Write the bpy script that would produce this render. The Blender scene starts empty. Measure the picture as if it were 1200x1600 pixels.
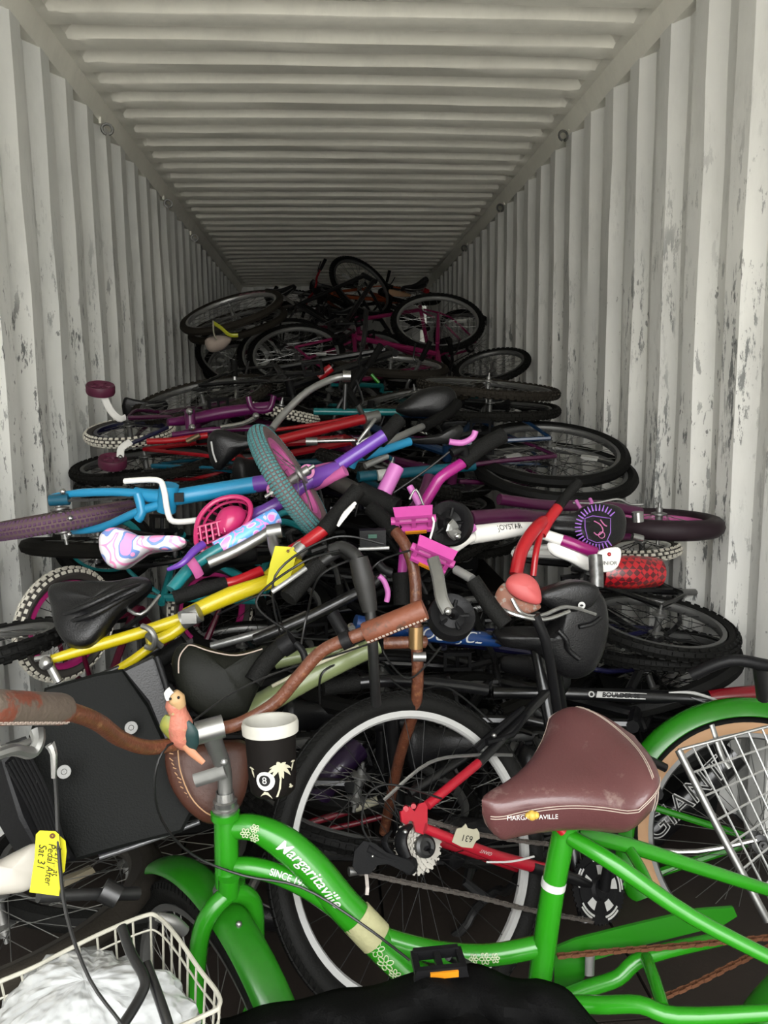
import bpy, math, random
from mathutils import Vector, Matrix
V = Vector
R = math.radians
S = bpy.context.scene
COL = S.collection
random.seed(7)

# ------------------------------------------------------------------ camera
F = 1215.0
yv = V((-89, 176, -F)).normalized()
zv = V((-116, (F * F - 89 * 116) / 176, F)).normalized()
xv = yv.cross(zv)
MC = Matrix((xv, yv, zv))                    # camera -> world rotation (rows are the container axes in camera space)
CAM = V((-0.115, 0.0, 1.36))
cd = bpy.data.cameras.new('camera')
cam = bpy.data.objects.new('camera', cd)
COL.objects.link(cam)
cam.matrix_world = Matrix.Translation(CAM) @ MC.to_4x4()
cd.sensor_fit = 'VERTICAL'
cd.sensor_height = 36.0
cd.lens = F * 36.0 / 1600.0
cd.clip_start = 0.05
S.camera = cam
S.view_settings.view_transform = 'Standard'
S.view_settings.look = 'None'
S.view_settings.exposure = 1.42
S.view_settings.gamma = 1.0

# ------------------------------------------------------------------ daylight
W_ = bpy.data.worlds.new('overcast_sky')
S.world = W_
W_.use_nodes = True
nt = W_.node_tree
bg = nt.nodes['Background']
tc = nt.nodes.new('ShaderNodeTexCoord')
sx = nt.nodes.new('ShaderNodeSeparateXYZ')
rp = nt.nodes.new('ShaderNodeValToRGB')
nt.links.new(tc.outputs['Generated'], sx.inputs[0])
nt.links.new(sx.outputs['Z'], rp.inputs[0])
nt.links.new(rp.outputs[0], bg.inputs[0])
rp.color_ramp.elements[0].position = 0.0
rp.color_ramp.elements[0].color = (0.78, 0.765, 0.73, 1)
rp.color_ramp.elements[1].position = 0.75
rp.color_ramp.elements[1].color = (1.95, 1.98, 2.0, 1)
bg.inputs[1].default_value = 3.4
sd = bpy.data.lights.new('sun', 'SUN')
sd.energy = 14.0
sd.angle = R(4)
sd.color = (1.0, 0.96, 0.9)
so = bpy.data.objects.new('sun', sd)
so.rotation_euler = (R(-14), R(38), 0)
COL.objects.link(so)
so.location = (-1, -4, 6)
Y0 = -0.7                                    # doorway of the container, behind the camera
pd = bpy.data.lights.new('doorway_portal', 'AREA')
pd.shape = 'RECTANGLE'
pd.size, pd.size_y = 2.4, 2.75
pd.cycles.is_portal = True
po = bpy.data.objects.new('doorway_portal', pd)
po.location = (0, Y0 - 0.02, 1.38)
po.rotation_euler = (R(90), 0, 0)
COL.objects.link(po)

# ------------------------------------------------------------------ helpers
def P(u, v, d):
    """point seen at pixel (u, v) of the 1200x1600 photograph at depth d metres"""
    return CAM + MC @ V(((u - 600) / F * d, (800 - v) / F * d, -d))
CR, CU, CB = MC @ V((1, 0, 0)), MC @ V((0, 1, 0)), MC @ V((0, 0, 1))

WM = {}
def link(name, data, parent=None, mw=None):
    o = bpy.data.objects.new(name, data)
    COL.objects.link(o)
    mw = mw if mw is not None else (WM[parent.name] if parent else Matrix())
    if parent:
        o.parent = parent
        o.matrix_local = WM[parent.name].inverted() @ mw
    else:
        o.matrix_world = mw
    WM[o.name] = mw.copy()
    return o

def tag(o, label=None, cat=None, group=None, kind=None):
    for k, x in (('label', label), ('category', cat), ('group', group), ('kind', kind)):
        if x:
            o[k] = x
    return o

def thing(name, label, cat, loc, group=None, mw=None):
    o = link(name, None, None, mw if mw is not None else Matrix.Translation(V(loc)))
    o.empty_display_size = 0.05
    return tag(o, label, cat, group)

def frame(o, z, x=None):
    z = V(z).normalized()
    x = V(x) if x is not None else (V((1, 0, 0)) if abs(z.x) < 0.9 else V((0, 1, 0)))
    x = (x - z * x.dot(z)).normalized()
    y = z.cross(x)
    m = Matrix((x, y, z)).transposed().to_4x4()
    m.translation = V(o)
    return m

def smooth_path(pts, k=4, radii=None):
    pts = [V(p) for p in pts]
    n = len(pts)
    out, ro = [], []
    for i in range(n - 1):
        p0, p1, p2, p3 = pts[max(i - 1, 0)], pts[i], pts[i + 1], pts[min(i + 2, n - 1)]
        for j in range(k):
            t = j / k
            out.append(0.5 * ((2 * p1) + (p2 - p0) * t + (2 * p0 - 5 * p1 + 4 * p2 - p3) * t * t + (3 * p1 - p0 - 3 * p2 + p3) * t ** 3))
            if radii:
                ro.append(radii[i] + (radii[i + 1] - radii[i]) * t)
    out.append(pts[-1])
    if radii:
        ro.append(radii[-1])
    return out, ro

class G:
    def __init__(s):
        s.v, s.f, s.mi = [], [], []
        s.m = 0
    def add(s, vs, fs):
        b = len(s.v)
        s.v += [V(p) for p in vs]
        s.f += [tuple(b + i for i in f) for f in fs]
        s.mi += [s.m] * len(fs)
        return s
    def tube(s, pts, r, n=8, k=0, closed=False, sq=None, up=None):
        """sweep a circle (or an oval when sq = (a, b) scales) along pts"""
        pts = [V(p) for p in pts]
        rr = list(r) if isinstance(r, (list, tuple)) else [r] * len(pts)
        if k and len(pts) > 2:
            pts, rr = smooth_path(pts, k, rr)
        N = len(pts)
        T = []
        for i in range(N):
            a = pts[(i - 1) % N] if (i or closed) else pts[0]
            b = pts[(i + 1) % N] if (i < N - 1 or closed) else pts[-1]
            d = b - a
            T.append(d.normalized() if d.length > 1e-9 else V((0, 0, 1)))
        t0 = T[0]
        h = V(up) if up is not None else (V((0, 0, 1)) if abs(t0.z) < 0.9 else V((1, 0, 0)))
        x = (h - t0 * h.dot(t0)).normalized()
        vs = []
        ax, by = sq or (1, 1)
        for i in range(N):
            x = x - T[i] * x.dot(T[i])
            x = x.normalized() if x.length > 1e-6 else T[i].orthogonal().normalized()
            y = T[i].cross(x)
            for j in range(n):
                a = 2 * math.pi * j / n
                vs.append(pts[i] + (x * math.cos(a) * ax + y * math.sin(a) * by) * rr[i])
        fs = []
        for i in range(N if closed else N - 1):
            i2 = (i + 1) % N
            for j in range(n):
                j2 = (j + 1) % n
                fs.append((i * n + j, i * n + j2, i2 * n + j2, i2 * n + j))
        if not closed:
            fs.append(tuple(range(n - 1, -1, -1)))
            fs.append(tuple((N - 1) * n + j for j in range(n)))
        return s.add(vs, fs)
    def lathe(s, prof, n=24, m=None, closed=False, a0=0.0, a1=360.0):
        """revolve (radius, height) pairs about local Z"""
        m = m or Matrix()
        full = abs(a1 - a0) >= 360
        cnt = n if full else n + 1
        vs = []
        k = len(prof)
        for i in range(cnt):
            a = R(a0 + (a1 - a0) * i / n)
            for r, z in prof:
                vs.append(m @ V((r * math.cos(a), r * math.sin(a), z)))
        fs = []
        for i in range(n):
            i2 = (i + 1) % cnt
            for j in range(k if closed else k - 1):
                j2 = (j + 1) % k
                fs.append((i * k + j, i2 * k + j, i2 * k + j2, i * k + j2))
        return s.add(vs, fs)
    def box(s, c, size, m=None, taper=1.0):
        m = m or Matrix()
        c = V(c)
        vs = []
        for z in (-1, 1):
            q = taper if z > 0 else 1.0
            for x, y in ((-1, -1), (1, -1), (1, 1), (-1, 1)):
                vs.append(m @ (c + V((x * size[0] / 2 * q, y * size[1] / 2 * q, z * size[2] / 2))))
        return s.add(vs, [(3, 2, 1, 0), (4, 5, 6, 7), (0, 1, 5, 4), (1, 2, 6, 5), (2, 3, 7, 6), (3, 0, 4, 7)])
    def prism(s, outline, thick, m=None):
        m = m or Matrix()
        n = len(outline)
        vs = [m @ V((x, y, -thick / 2)) for x, y in outline] + [m @ V((x, y, thick / 2)) for x, y in outline]
        fs = [tuple(range(n - 1, -1, -1)), tuple(range(n, 2 * n))] + [(i, (i + 1) % n, n + (i + 1) % n, n + i) for i in range(n)]
        return s.add(vs, fs)
    def grid(s, fn, nu, nv, cu=False, cv=False):
        vs = [fn(i / (nu if cu else nu - 1), j / (nv if cv else nv - 1)) for i in range(nu) for j in range(nv)]
        fs = []
        for i in range(nu if cu else nu - 1):
            for j in range(nv if cv else nv - 1):
                i2, j2 = (i + 1) % nu, (j + 1) % nv
                fs.append((i * nv + j, i2 * nv + j, i2 * nv + j2, i * nv + j2))
        return s.add(vs, fs)
    def ball(s, c, r, n=10, m=None):
        prof = [(max(1e-4, r * math.sin(math.pi * i / 8)), -r * math.cos(math.pi * i / 8)) for i in range(9)]
        return s.lathe(prof, n, Matrix.Translation(V(c)) @ (m or Matrix()))
    def mesh(s, name, mats, smooth=40):
        me = bpy.data.meshes.new(name)
        me.from_pydata([tuple(p) for p in s.v], [], s.f)
        for mt in (mats if isinstance(mats, (list, tuple)) else [mats]):
            me.materials.append(mt)
        if any(s.mi):
            me.polygons.foreach_set('material_index', s.mi)
        if smooth:
            me.polygons.foreach_set('use_smooth', [True] * len(s.f))
            try:
                me.set_sharp_from_angle(angle=R(smooth))
            except Exception:
                pass
        me.update()
        return me
    def build(s, name, mats, parent=None, smooth=40, local=False, label=None):
        if parent is not None and not local:
            inv = WM[parent.name].inverted()
            s.v = [inv @ p for p in s.v]
        o = link(name, s.mesh(name, mats, smooth), parent)
        if label:
            o['label'] = label
        return o

# ------------------------------------------------------------------ materials
MAT = {}
DIM = 0.40
def material(name, col, rough=0.5, metal=0.0, coat=0.0, bump=0.0, bscale=60.0, var=0.12, vscale=9.0, col2=None, wear=0.0, wcol=None, wscale=14.0, spec=0.33):
    if name in MAT:
        return MAT[name]
    col = [c * DIM for c in col]
    col2 = [c * DIM for c in col2] if col2 else None
    wcol = [c * DIM for c in (wcol or (0.3, 0.3, 0.3))]
    m = bpy.data.materials.new(name)
    m.use_nodes = True
    t = m.node_tree
    b = t.nodes['Principled BSDF']
    b.inputs['Roughness'].default_value = rough
    b.inputs['Metallic'].default_value = metal
    b.inputs['Coat Weight'].default_value = coat
    b.inputs['Coat Roughness'].default_value = 0.12
    b.inputs['Specular IOR Level'].default_value = spec * (0.6 if max(col) < 0.03 * DIM and rough > 0.4 else 1.0)
    tc = t.nodes.new('ShaderNodeTexCoord')
    nz = t.nodes.new('ShaderNodeTexNoise')
    nz.inputs['Scale'].default_value = vscale
    nz.inputs['Detail'].default_value = 3
    t.links.new(tc.outputs['Object'], nz.inputs['Vector'])
    mx = t.nodes.new('ShaderNodeMix')
    mx.data_type = 'RGBA'
    c1 = [min(1, c * (1 + var)) for c in col]
    c2 = list(col2) if col2 else [c * (1 - var) for c in col]
    mx.inputs[6].default_value = (*c1, 1)
    mx.inputs[7].default_value = (*c2, 1)
    t.links.new(nz.outputs['Fac'], mx.inputs[0])
    out = mx.outputs[2]
    if wear:
        n2 = t.nodes.new('ShaderNodeTexNoise')
        n2.inputs['Scale'].default_value = wscale
        n2.inputs['Detail'].default_value = 6
        n2.inputs['Roughness'].default_value = 0.7
        t.links.new(tc.outputs['Object'], n2.inputs['Vector'])
        r2 = t.nodes.new('ShaderNodeValToRGB')
        r2.color_ramp.elements[0].position = 0.62 - wear * 0.2
        r2.color_ramp.elements[1].position = 0.68 - wear * 0.2
        t.links.new(n2.outputs['Fac'], r2.inputs[0])
        m2 = t.nodes.new('ShaderNodeMix')
        m2.data_type = 'RGBA'
        t.links.new(r2.outputs[0], m2.inputs[0])
        t.links.new(out, m2.inputs[6])
        m2.inputs[7].default_value = (*(wcol or (0.3, 0.3, 0.3)), 1)
        out = m2.outputs[2]
    t.links.new(out, b.inputs['Base Color'])
    if bump:
        n3 = t.nodes.new('ShaderNodeTexNoise')
        n3.inputs['Scale'].default_value = bscale
        n3.inputs['Detail'].default_value = 4
        t.links.new(tc.outputs['Object'], n3.inputs['Vector'])
        bp = t.nodes.new('ShaderNodeBump')
        bp.inputs['Strength'].default_value = bump
        bp.inputs['Distance'].default_value = 0.004
        t.links.new(n3.outputs['Fac'], bp.inputs['Height'])
        t.links.new(bp.outputs['Normal'], b.inputs['Normal'])
    MAT[name] = m
    return m

def paint(name, col, **k):
    k.setdefault('rough', 0.32)
    k.setdefault('coat', 0.25)
    k.setdefault('var', 0.06)
    return material(name, col, **k)

rubber = material('black_rubber', (0.014, 0.014, 0.013), spec=.14, rough=0.6, bump=0.3, bscale=180, var=0.3, vscale=14)
rubber_dusty = material('dusty_rubber', (0.022, 0.021, 0.018), spec=.12, rough=0.8, bump=0.3, bscale=160, var=0.4, vscale=9)
brown_dusty = material('brown_dusty_rubber', (0.045, 0.038, 0.029), spec=.12, rough=0.85, bump=0.3, bscale=160, var=0.3)
blackp = material('black_plastic', (0.012, 0.012, 0.013), spec=.2, rough=0.42, bump=0.15, bscale=250, var=0.2)
gripm = material('grip_rubber', (0.014, 0.014, 0.013), spec=.15, rough=0.65, bump=0.6, bscale=320, var=0.2)
vinyl = material('black_vinyl', (0.010, 0.010, 0.011), spec=.3, rough=0.36, bump=0.25, bscale=300, var=0.2)
chrome = material('bright_metal', (0.72, 0.72, 0.70), rough=0.25, metal=0.9, var=0.1, vscale=30)
alu = material('worn_aluminium', (0.56, 0.56, 0.54), rough=0.38, metal=0.85, var=0.2, vscale=30, bump=0.1)
rimm = material('silver_rim', (0.62, 0.62, 0.60), rough=0.4, metal=0.6, var=0.12, vscale=20)
rimdull = material('dull_rim', (0.26, 0.26, 0.25), rough=0.5, metal=0.6, var=0.2, vscale=20)
rimwhite = material('white_rim', (0.80, 0.80, 0.78), rough=0.35, metal=0.2, var=0.05)
steel = material('dark_steel', (0.10, 0.10, 0.10), rough=0.4, metal=0.8, var=0.3, vscale=25)
rust = material('rusty_chain', (0.20, 0.075, 0.03), rough=0.8, metal=0.3, var=0.4, vscale=60, bump=0.5, bscale=200)
spokem = material('spoke_steel', (0.5, 0.5, 0.48), rough=0.35, metal=0.9, var=0.2)
spoked = material('black_spoke', (0.05, 0.05, 0.05), rough=0.4, metal=0.7, var=0.2)
blackpaint = paint('black_paint', (0.01, 0.01, 0.011), rough=0.28)
white = paint('white_paint', (1.45, 1.43, 1.36))
cablem = material('black_cable', (0.012, 0.012, 0.012), rough=0.4)

# ------------------------------------------------------------------ the container
H = 2.78
RX = 1.14                                     # half width between the top rails
WX = 1.172                                    # inner crests of the side walls
YE = 10.25
EDGE0 = {'scuffed_grey_paint': 0.0, 'scuffed_grey_paint_right': 0.0}
def wall_material(name, base, scuff, tint):
    m = bpy.data.materials.new(name)
    m.use_nodes = True
    t = m.node_tree
    b = t.nodes['Principled BSDF']
    b.inputs['Roughness'].default_value = 0.62
    N, L = t.nodes.new, t.links.new
    tc = N('ShaderNodeTexCoord')
    def noise(scale, mp, detail=5, rough=0.6):
        mpn = N('ShaderNodeMapping')
        mpn.inputs['Scale'].default_value = mp
        L(tc.outputs['Object'], mpn.inputs[0])
        n = N('ShaderNodeTexNoise')
        n.inputs['Scale'].default_value = scale
        n.inputs['Detail'].default_value = detail
        n.inputs['Roughness'].default_value = rough
        L(mpn.outputs[0], n.inputs['Vector'])
        return n.outputs['Fac']
    def ramp(src, a, c, va=0.0, vc=1.0):
        r = N('ShaderNodeMapRange')
        r.inputs['From Min'].default_value = a
        r.inputs['From Max'].default_value = c
        r.inputs['To Min'].default_value = va
        r.inputs['To Max'].default_value = vc
        L(src, r.inputs['Value'])
        return r.outputs[0]
    def mix(fac, a, c):
        x = N('ShaderNodeMix')
        x.data_type = 'RGBA'
        if isinstance(fac, float):
            x.inputs[0].default_value = fac
        else:
            L(fac, x.inputs[0])
        for sk, val in ((6, a), (7, c)):
            if isinstance(val, tuple):
                x.inputs[sk].default_value = (*val, 1)
            else:
                L(val, x.inputs[sk])
        return x.outputs[2]
    def mul(a, c):
        x = N('ShaderNodeMath')
        x.operation = 'MULTIPLY'
        for i, val in enumerate((a, c)):
            if isinstance(val, float):
                x.inputs[i].default_value = val
            else:
                L(val, x.inputs[i])
        return x.outputs[0]
    c = mix(ramp(noise(1.6, (1, 1, 0.6)), 0.35, 0.7), base, tint)
    c = mix(mul(ramp(noise(7, (1, 1, 0.35), 6, 0.7), 0.48, 0.72), 0.5), c, tuple(k * 0.72 for k in base))
    if scuff:
        sp = N('ShaderNodeSeparateXYZ')
        L(tc.outputs['Object'], sp.inputs[0])
        low = ramp(sp.outputs['Z'], 2.35, 1.7)
        patch = ramp(noise(1.3, (1, 2.2, 0.9), 2), 0.44, 0.60)
        strokes = ramp(noise(9, (1, 3.6, 0.9), 6, 0.72), 0.575, 0.60)
        s1 = mul(mul(low, patch), strokes)
        c = mix(mul(s1, 0.85), c, (0.06, 0.065, 0.065))
        ph = N('ShaderNodeMath')
        ph.operation = 'PINGPONG'
        ad = N('ShaderNodeMath')
        ad.operation = 'ADD'
        L(sp.outputs['Y'], ad.inputs[0])
        ad.inputs[1].default_value = EDGE0[name]
        L(ad.outputs[0], ph.inputs[0])
        ph.inputs[1].default_value = 0.146
        edge = ramp(ph.outputs[0], 0.112, 0.090)
        s2 = mul(mul(mul(edge, low), ramp(noise(2.1, (1, 2.0, 0.8), 2), 0.54, 0.62)), ramp(noise(15, (1, 2.4, 0.5), 6, 0.75), 0.53, 0.58))
        c = mix(mul(s2, 0.8), c, (0.09, 0.10, 0.10))
        dots = ramp(noise(26, (1, 1, 0.6), 4, 0.6), 0.68, 0.70)
        c = mix(mul(mul(dots, low), 0.7), c, (0.05, 0.05, 0.05))
    L(c, b.inputs['Base Color'])
    bp = N('ShaderNodeBump')
    bp.inputs['Strength'].default_value = 0.35
    bp.inputs['Distance'].default_value = 0.01
    L(noise(5, (1, 1, 0.7), 4), bp.inputs['Height'])
    L(bp.outputs[0], b.inputs['Normal'])
    return m
wallm = wall_material('scuffed_grey_paint', (0.70, 0.70, 0.665), True, (0.59, 0.60, 0.575))
wallm2 = wall_material('scuffed_grey_paint_right', (0.70, 0.695, 0.655), True, (0.59, 0.59, 0.565))
roofm = wall_material('grey_roof_paint', (0.80, 0.78, 0.69), False, (0.68, 0.66, 0.58))

PH = {-1: 3.236 - 0.098 - 14.5 * 0.292 - 0.02, 1: 2.98 - 14 * 0.292}
for sgn_, nm_ in ((-1, 'scuffed_grey_paint'), (1, 'scuffed_grey_paint_right')):
    for nd in bpy.data.materials[nm_].node_tree.nodes:
        if nd.type == 'MATH' and nd.operation == 'ADD':
            nd.inputs[1].default_value = -(PH[sgn_] + 0.049) + 0.292 * 40
def side_wall(name, sgn):
    g = G()
    pitch, c, sl = 0.292, 0.098, 0.064
    prof = []
    y = 3.236 - 0.098 - 14.5 * pitch - 0.02 if sgn < 0 else 2.98 - 14 * pitch
    while y < YE:
        prof += [(y, 0.0), (y + c, 0.0), (y + c + sl, 0.042), (y + c + sl + 0.066, 0.042)]
        y += pitch
    prof = [(min(max(a, Y0), YE), b) for a, b in prof if a > Y0 - 0.3]
    zs = [-0.05, 0.35, 0.7, 1.05, 1.4, 1.75, 2.1, 2.4, H - 0.02]
    rnd = random.Random(3 if sgn < 0 else 5)
    dent = {}
    for i in range(len(prof)):
        for j in range(1, len(zs) - 1):
            dent[i, j] = rnd.uniform(-0.006, 0.006)
    vs = []
    for t in (0, 0.004):
        for i, (yy, dx) in enumerate(prof):
            for j, z in enumerate(zs):
                vs.append((sgn * (WX + dx + t + dent.get((i, j), 0)), yy + dent.get((i, j), 0) * 0.7, z))
    n, k = len(prof), len(zs)
    fs = []
    for t in range(2):
        o = t * n * k
        for i in range(n - 1):
            for j in range(k - 1):
                fs.append((o + i * k + j, o + (i + 1) * k + j, o + (i + 1) * k + j + 1, o + i * k + j + 1))
    g.add(vs, fs)
    o = g.build(name, wallm if sgn < 0 else wallm2, None, smooth=25)
    o['kind'] = 'structure'
side_wall('wall_left', -1)
side_wall('wall_right', 1)

g = G()                                       # roof: pressed cross ribs with rounded ends
pitch = 0.2185
yb = 3.045 - 20 * pitch
xs = [-1.20, -1.145, -1.10, -1.085, -1.065, -1.04, -1.0, -0.7, -0.35, 0, 0.35, 0.7, 1.0, 1.04, 1.065, 1.085, 1.10, 1.145, 1.20]
rows = []
i = 0
rnd = random.Random(9)
while yb + i * pitch < YE:
    y = yb + i * pitch
    for dy, h in ((0, 0), (0.008, .35), (0.02, 1.0), (0.080, 1.0), (0.088, .95), (0.118, 0.08), (0.126, 0), (0.2, 0)):
        if Y0 <= y + dy <= YE:
            rows.append((y + dy, h))
    i += 1
rows = [(Y0, 0)] + rows + [(YE, 0)]
vs = []
for (y, h) in rows:
    for x in xs:
        e = min(1.0, max(0.0, (1.105 - abs(x)) / 0.045))
        e = math.sin(e * math.pi / 2)
        bow = 0.010 * (1 - (x / 1.14) ** 2) * (1 + 0.6 * math.sin(y * 1.7))
        vs.append((x, y, H + h * e * 0.050 + bow * 0.6 + (rnd.uniform(-.0025, .0025) if 0 < e else 0)))
k = len(xs)
g.add(vs, [(a * k + b, a * k + b + 1, (a + 1) * k + b + 1, (a + 1) * k + b) for a in range(len(rows) - 1) for b in range(k - 1)])
tag(g.build('ceiling', roofm, None, smooth=28), kind='structure')
for nme, sg in (('trim_1', -1), ('trim_2', 1)):   # top side rails
    g = G()
    pr = [(RX, H + 0.012), (RX, H - 0.004), (RX + 0.028, H - 0.075), (RX + 0.034, H - 0.082), (1.225, H - 0.082), (1.225, H + 0.012)]
    vs = [(sg * x, y, z) for y in (Y0, YE) for x, z in pr]
    g.add(vs, [(i, (i + 1) % 6, 6 + (i + 1) % 6, 6 + i) for i in range(6)] + [tuple(range(6)), tuple(range(6, 12))])
    tag(g.build(nme, roofm, None), kind='structure')
g = G()                                       # end wall
vs = []
fs = []
prof = []
x = -1.24
while x < 1.4:
    prof += [(x, 0), (x + .1, 0), (x + .15, .04), (x + .23, .04)]
    x += .28
vs = [(a, YE - 0.05 + b, z) for a, b in prof for z in (-0.05, H + 0.05)]
g.add(vs, [(2 * i, 2 * i + 2, 2 * i + 3, 2 * i + 1) for i in range(len(prof) - 1)])
tag(g.build('wall_back', wallm, None, smooth=25), kind='structure')
# plywood floor: boards as pieces
fl = G()
fl.box((0, (Y0 + YE) / 2, -0.06), (2.6, YE - Y0, 0.06))
floor = fl.build('floor', steel, None, 0)
floor['kind'] = 'structure'
plym = material('dark_plywood', (0.03, 0.02, 0.014), rough=0.7, var=0.4, vscale=5, bump=0.3, bscale=40)
bm_ = None
for r_ in range(4):
    for c_ in range(10):
        L_ = (YE - Y0) / 10
        if bm_ is None:
            gg = G()
            gg.box((0, 0, 0), (0.58, L_ - 0.006, 0.03))
            bm_ = gg.mesh('plank', plym, 0)
        link('plank', bm_, floor, Matrix.Translation((-0.882 + r_ * 0.588, Y0 + L_ * (c_ + 0.5), -0.015)))
g = G()                                       # yard outside the doorway
g.box((0, 0, -0.30), (80, 80, 0.1))
tag(g.build('ground', material('pale_concrete', (0.5, 0.49, 0.46), rough=0.9, var=0.15, vscale=2), None, 0), kind='structure')

# lashing rings under the rails
def lash_ring(u, v, which, side):
    s = -1 if side == 'left' else 1
    d = P(u, v, 1) - CAM
    k = (s * (WX - 0.012) - CAM.x) / d.x
    p = CAM + d * k
    g = G()
    c = [p + V((-s * 0.02 + 0.024 * math.cos(a), 0.006 * math.cos(a), 0.024 * math.sin(a))) for a in [i * math.pi / 7 for i in range(-3, 11)]]
    g.tube(c, 0.007, 6)
    o = thing('lashing_ring', 'curled steel lashing ring under the top rail, ' + which + ' on the ' + side + ' wall', 'ring', p, 'lashing rings along the ' + side + ' wall')
    g.build('hook', alu, o)
    g = G()
    g.box(p + V((s * 0.006, 0, 0.034)), (0.012, 0.05, 0.03))
    g.build('lug', roofm, o)
for a in ((161, 202, 'nearest'), (258, 318, 'second from the doorway'), (300, 372, 'deepest visible')):
    lash_ring(*a, 'left')
for a in ((985, 8, 'nearest'), (886, 212, 'second from the doorway'), (786, 325, 'third from the doorway'), (729, 388, 'deepest visible')):
    lash_ring(*a, 'right')

# ------------------------------------------------------------------ bicycle parts
MC_ = {}
def cached(key, fn):
    if key not in MC_:
        MC_[key] = fn()
    return MC_[key]

def tyre_mesh(Rr, rt, tread, mk, mb, lod):
    def f():
        g = G()
        n = 40 if lod else 72
        m = 8 if lod else 12
        kn = 0.0 if tread == 'slick' else (0.0045 if tread in ('knob', 'kid') else 0.002)
        Rc = Rr - rt
        r = rt - kn
        prof = [(Rc + r * math.cos(2 * math.pi * i / m) * (1.0 if math.cos(2 * math.pi * i / m) > 0 else .9), r * 0.96 * math.sin(2 * math.pi * i / m)) for i in range(m)]
        g.m = 0 if tread == 'slick' else 1
        g.lathe(prof, n, None, True)
        g.m = 0
        def block(a, ph, wa, wp, hh, sk=0.0):
            vs = []
            for rr, q in ((r * 0.97, 1.0), (r + hh, 0.86)):
                for sa, sp in ((-1, -1), (1, -1), (1, 1), (-1, 1)):
                    p_ = ph + sp * wp * q / 2
                    aa = a + sa * wa * q / 2 + sp * sk
                    rad = Rc + rr * math.cos(p_)
                    vs.append((rad * math.cos(aa), rad * math.sin(aa), rr * 0.96 * math.sin(p_)))
            g.add(vs, [(4, 5, 6, 7), (0, 1, 5, 4), (1, 2, 6, 5), (2, 3, 7, 6), (3, 0, 4, 7)])
        c = 2 * math.pi * Rr
        if tread in ('knob', 'kid'):
            N = int(c / (0.034 if tread == 'knob' else 0.026))
            for i in range(N):
                a = 2 * math.pi * i / N
                st = 2 * math.pi / N
                for ph, o in ((-1.0, 0), (-0.33, .5), (0.33, 0), (1.0, .5)):
                    block(a + o * st, ph, st * 0.62, 0.46, kn)
        elif tread == 'street':
            N = int(c / 0.017)
            st = 2 * math.pi / N
            for i in range(N):
                a = i * st
                block(a, -0.78, st * 0.7, 0.5, kn, 0.3 * st)
                block(a + st / 2, 0.78, st * 0.7, 0.5, kn, -0.3 * st)
                block(a, 0, st * 1.0, 0.72, kn)
        elif tread == 'rib':
            N = int(c / 0.012)
            st = 2 * math.pi / N
            for i in range(N):
                block(i * st, -0.62, st * 0.66, 1.1, kn)
                block(i * st + st / 2, 0.62, st * 0.66, 1.1, kn)
        elif tread == 'grid':
            N = int(c / 0.009)
            st = 2 * math.pi / N
            for i in range(N):
                for ph in (-0.98, -0.6, -0.2, 0.2, 0.6, 0.98):
                    block(i * st, ph, st * 0.7, 0.30, kn)
        return g.mesh('tyre', [mk, mb])
    return cached(('ty', Rr, rt, tread, mk.name, mb.name, lod), f)

def wheel(parent, mw, Rr=0.335, rt=0.025, tread='knob', tyre=None, base=None, rim=None, n=32, spoke=None, hub=None, rh=0.018, refl=None, name='wheel', lod=True, root=None, rimw=None):
    tyre = tyre or rubber
    base = base or tyre
    rim = rim or rimm
    spoke = spoke or spokem
    hub = hub or alu
    w = root or link(name, None, parent, mw)
    tm = tyre_mesh(Rr, rt, tread, tyre, base, lod)
    Ro = Rr - 2 * rt + 0.007
    Ri = Ro - rh
    rw = rimw or min(rt * 0.62, 0.014)
    rm = cached(('rim', Ro, rh, rw, rim.name, lod), lambda: G().lathe([(Ro, -rw), (Ro, rw), (Ri + rh * .25, rw * .95), (Ri, rw * .35), (Ri, -rw * .35), (Ri + rh * .25, -rw * .95)], 40 if lod else 80, None, True).mesh('rim', rim, 30))
    def sp():
        g = G()
        for i in range(n):
            s = 1 if i % 2 else -1
            a = 2 * math.pi * i / n
            t = 1 if (i // 2) % 2 else -1
            b = a + t * 1.2
            fr = 0.021
            g.tube([(fr * math.cos(b), fr * math.sin(b), s * 0.03), ((Ri + .003) * math.cos(a), (Ri + .003) * math.sin(a), s * 0.002)], 0.0013 if lod else 0.00105, 4)
        return g.mesh('spokes', spoke, 0)
    sm = cached(('sp', Ri, n, spoke.name, lod), sp)
    hm = cached(('hub', hub.name), lambda: G().lathe([(0.0005, -.068), (.005, -.068), (.005, -.052), (.011, -.052), (.011, -.038), (.025, -.034), (.025, -.029), (.012, -.024), (.011, 0), (.012, .024), (.025, .029), (.025, .034), (.011, .038), (.011, .052), (.005, .052), (.005, .068), (.0005, .068)], 14).mesh('hub', hub, 35))
    link('tyre', tm, w, mw)
    link('rim', rm, w, mw)
    if n:
        link('spokes', sm, w, mw)['kind'] = 'stuff'
    link('hub', hm, w, mw)
    if refl:
        for a_, mt in refl:
            a = R(a_)
            rm_ = cached(('rf', mt.name), lambda: G().box((0, 0, 0), (0.07, 0.028, 0.012), None, 0.9).mesh('reflector', mt, 0))
            q = Ri * 0.62
            link('reflector', rm_, w, mw @ Matrix.Translation((q * math.cos(a), q * math.sin(a), 0)) @ Matrix.Rotation(a, 4, 'Z'))
    return w

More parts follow.
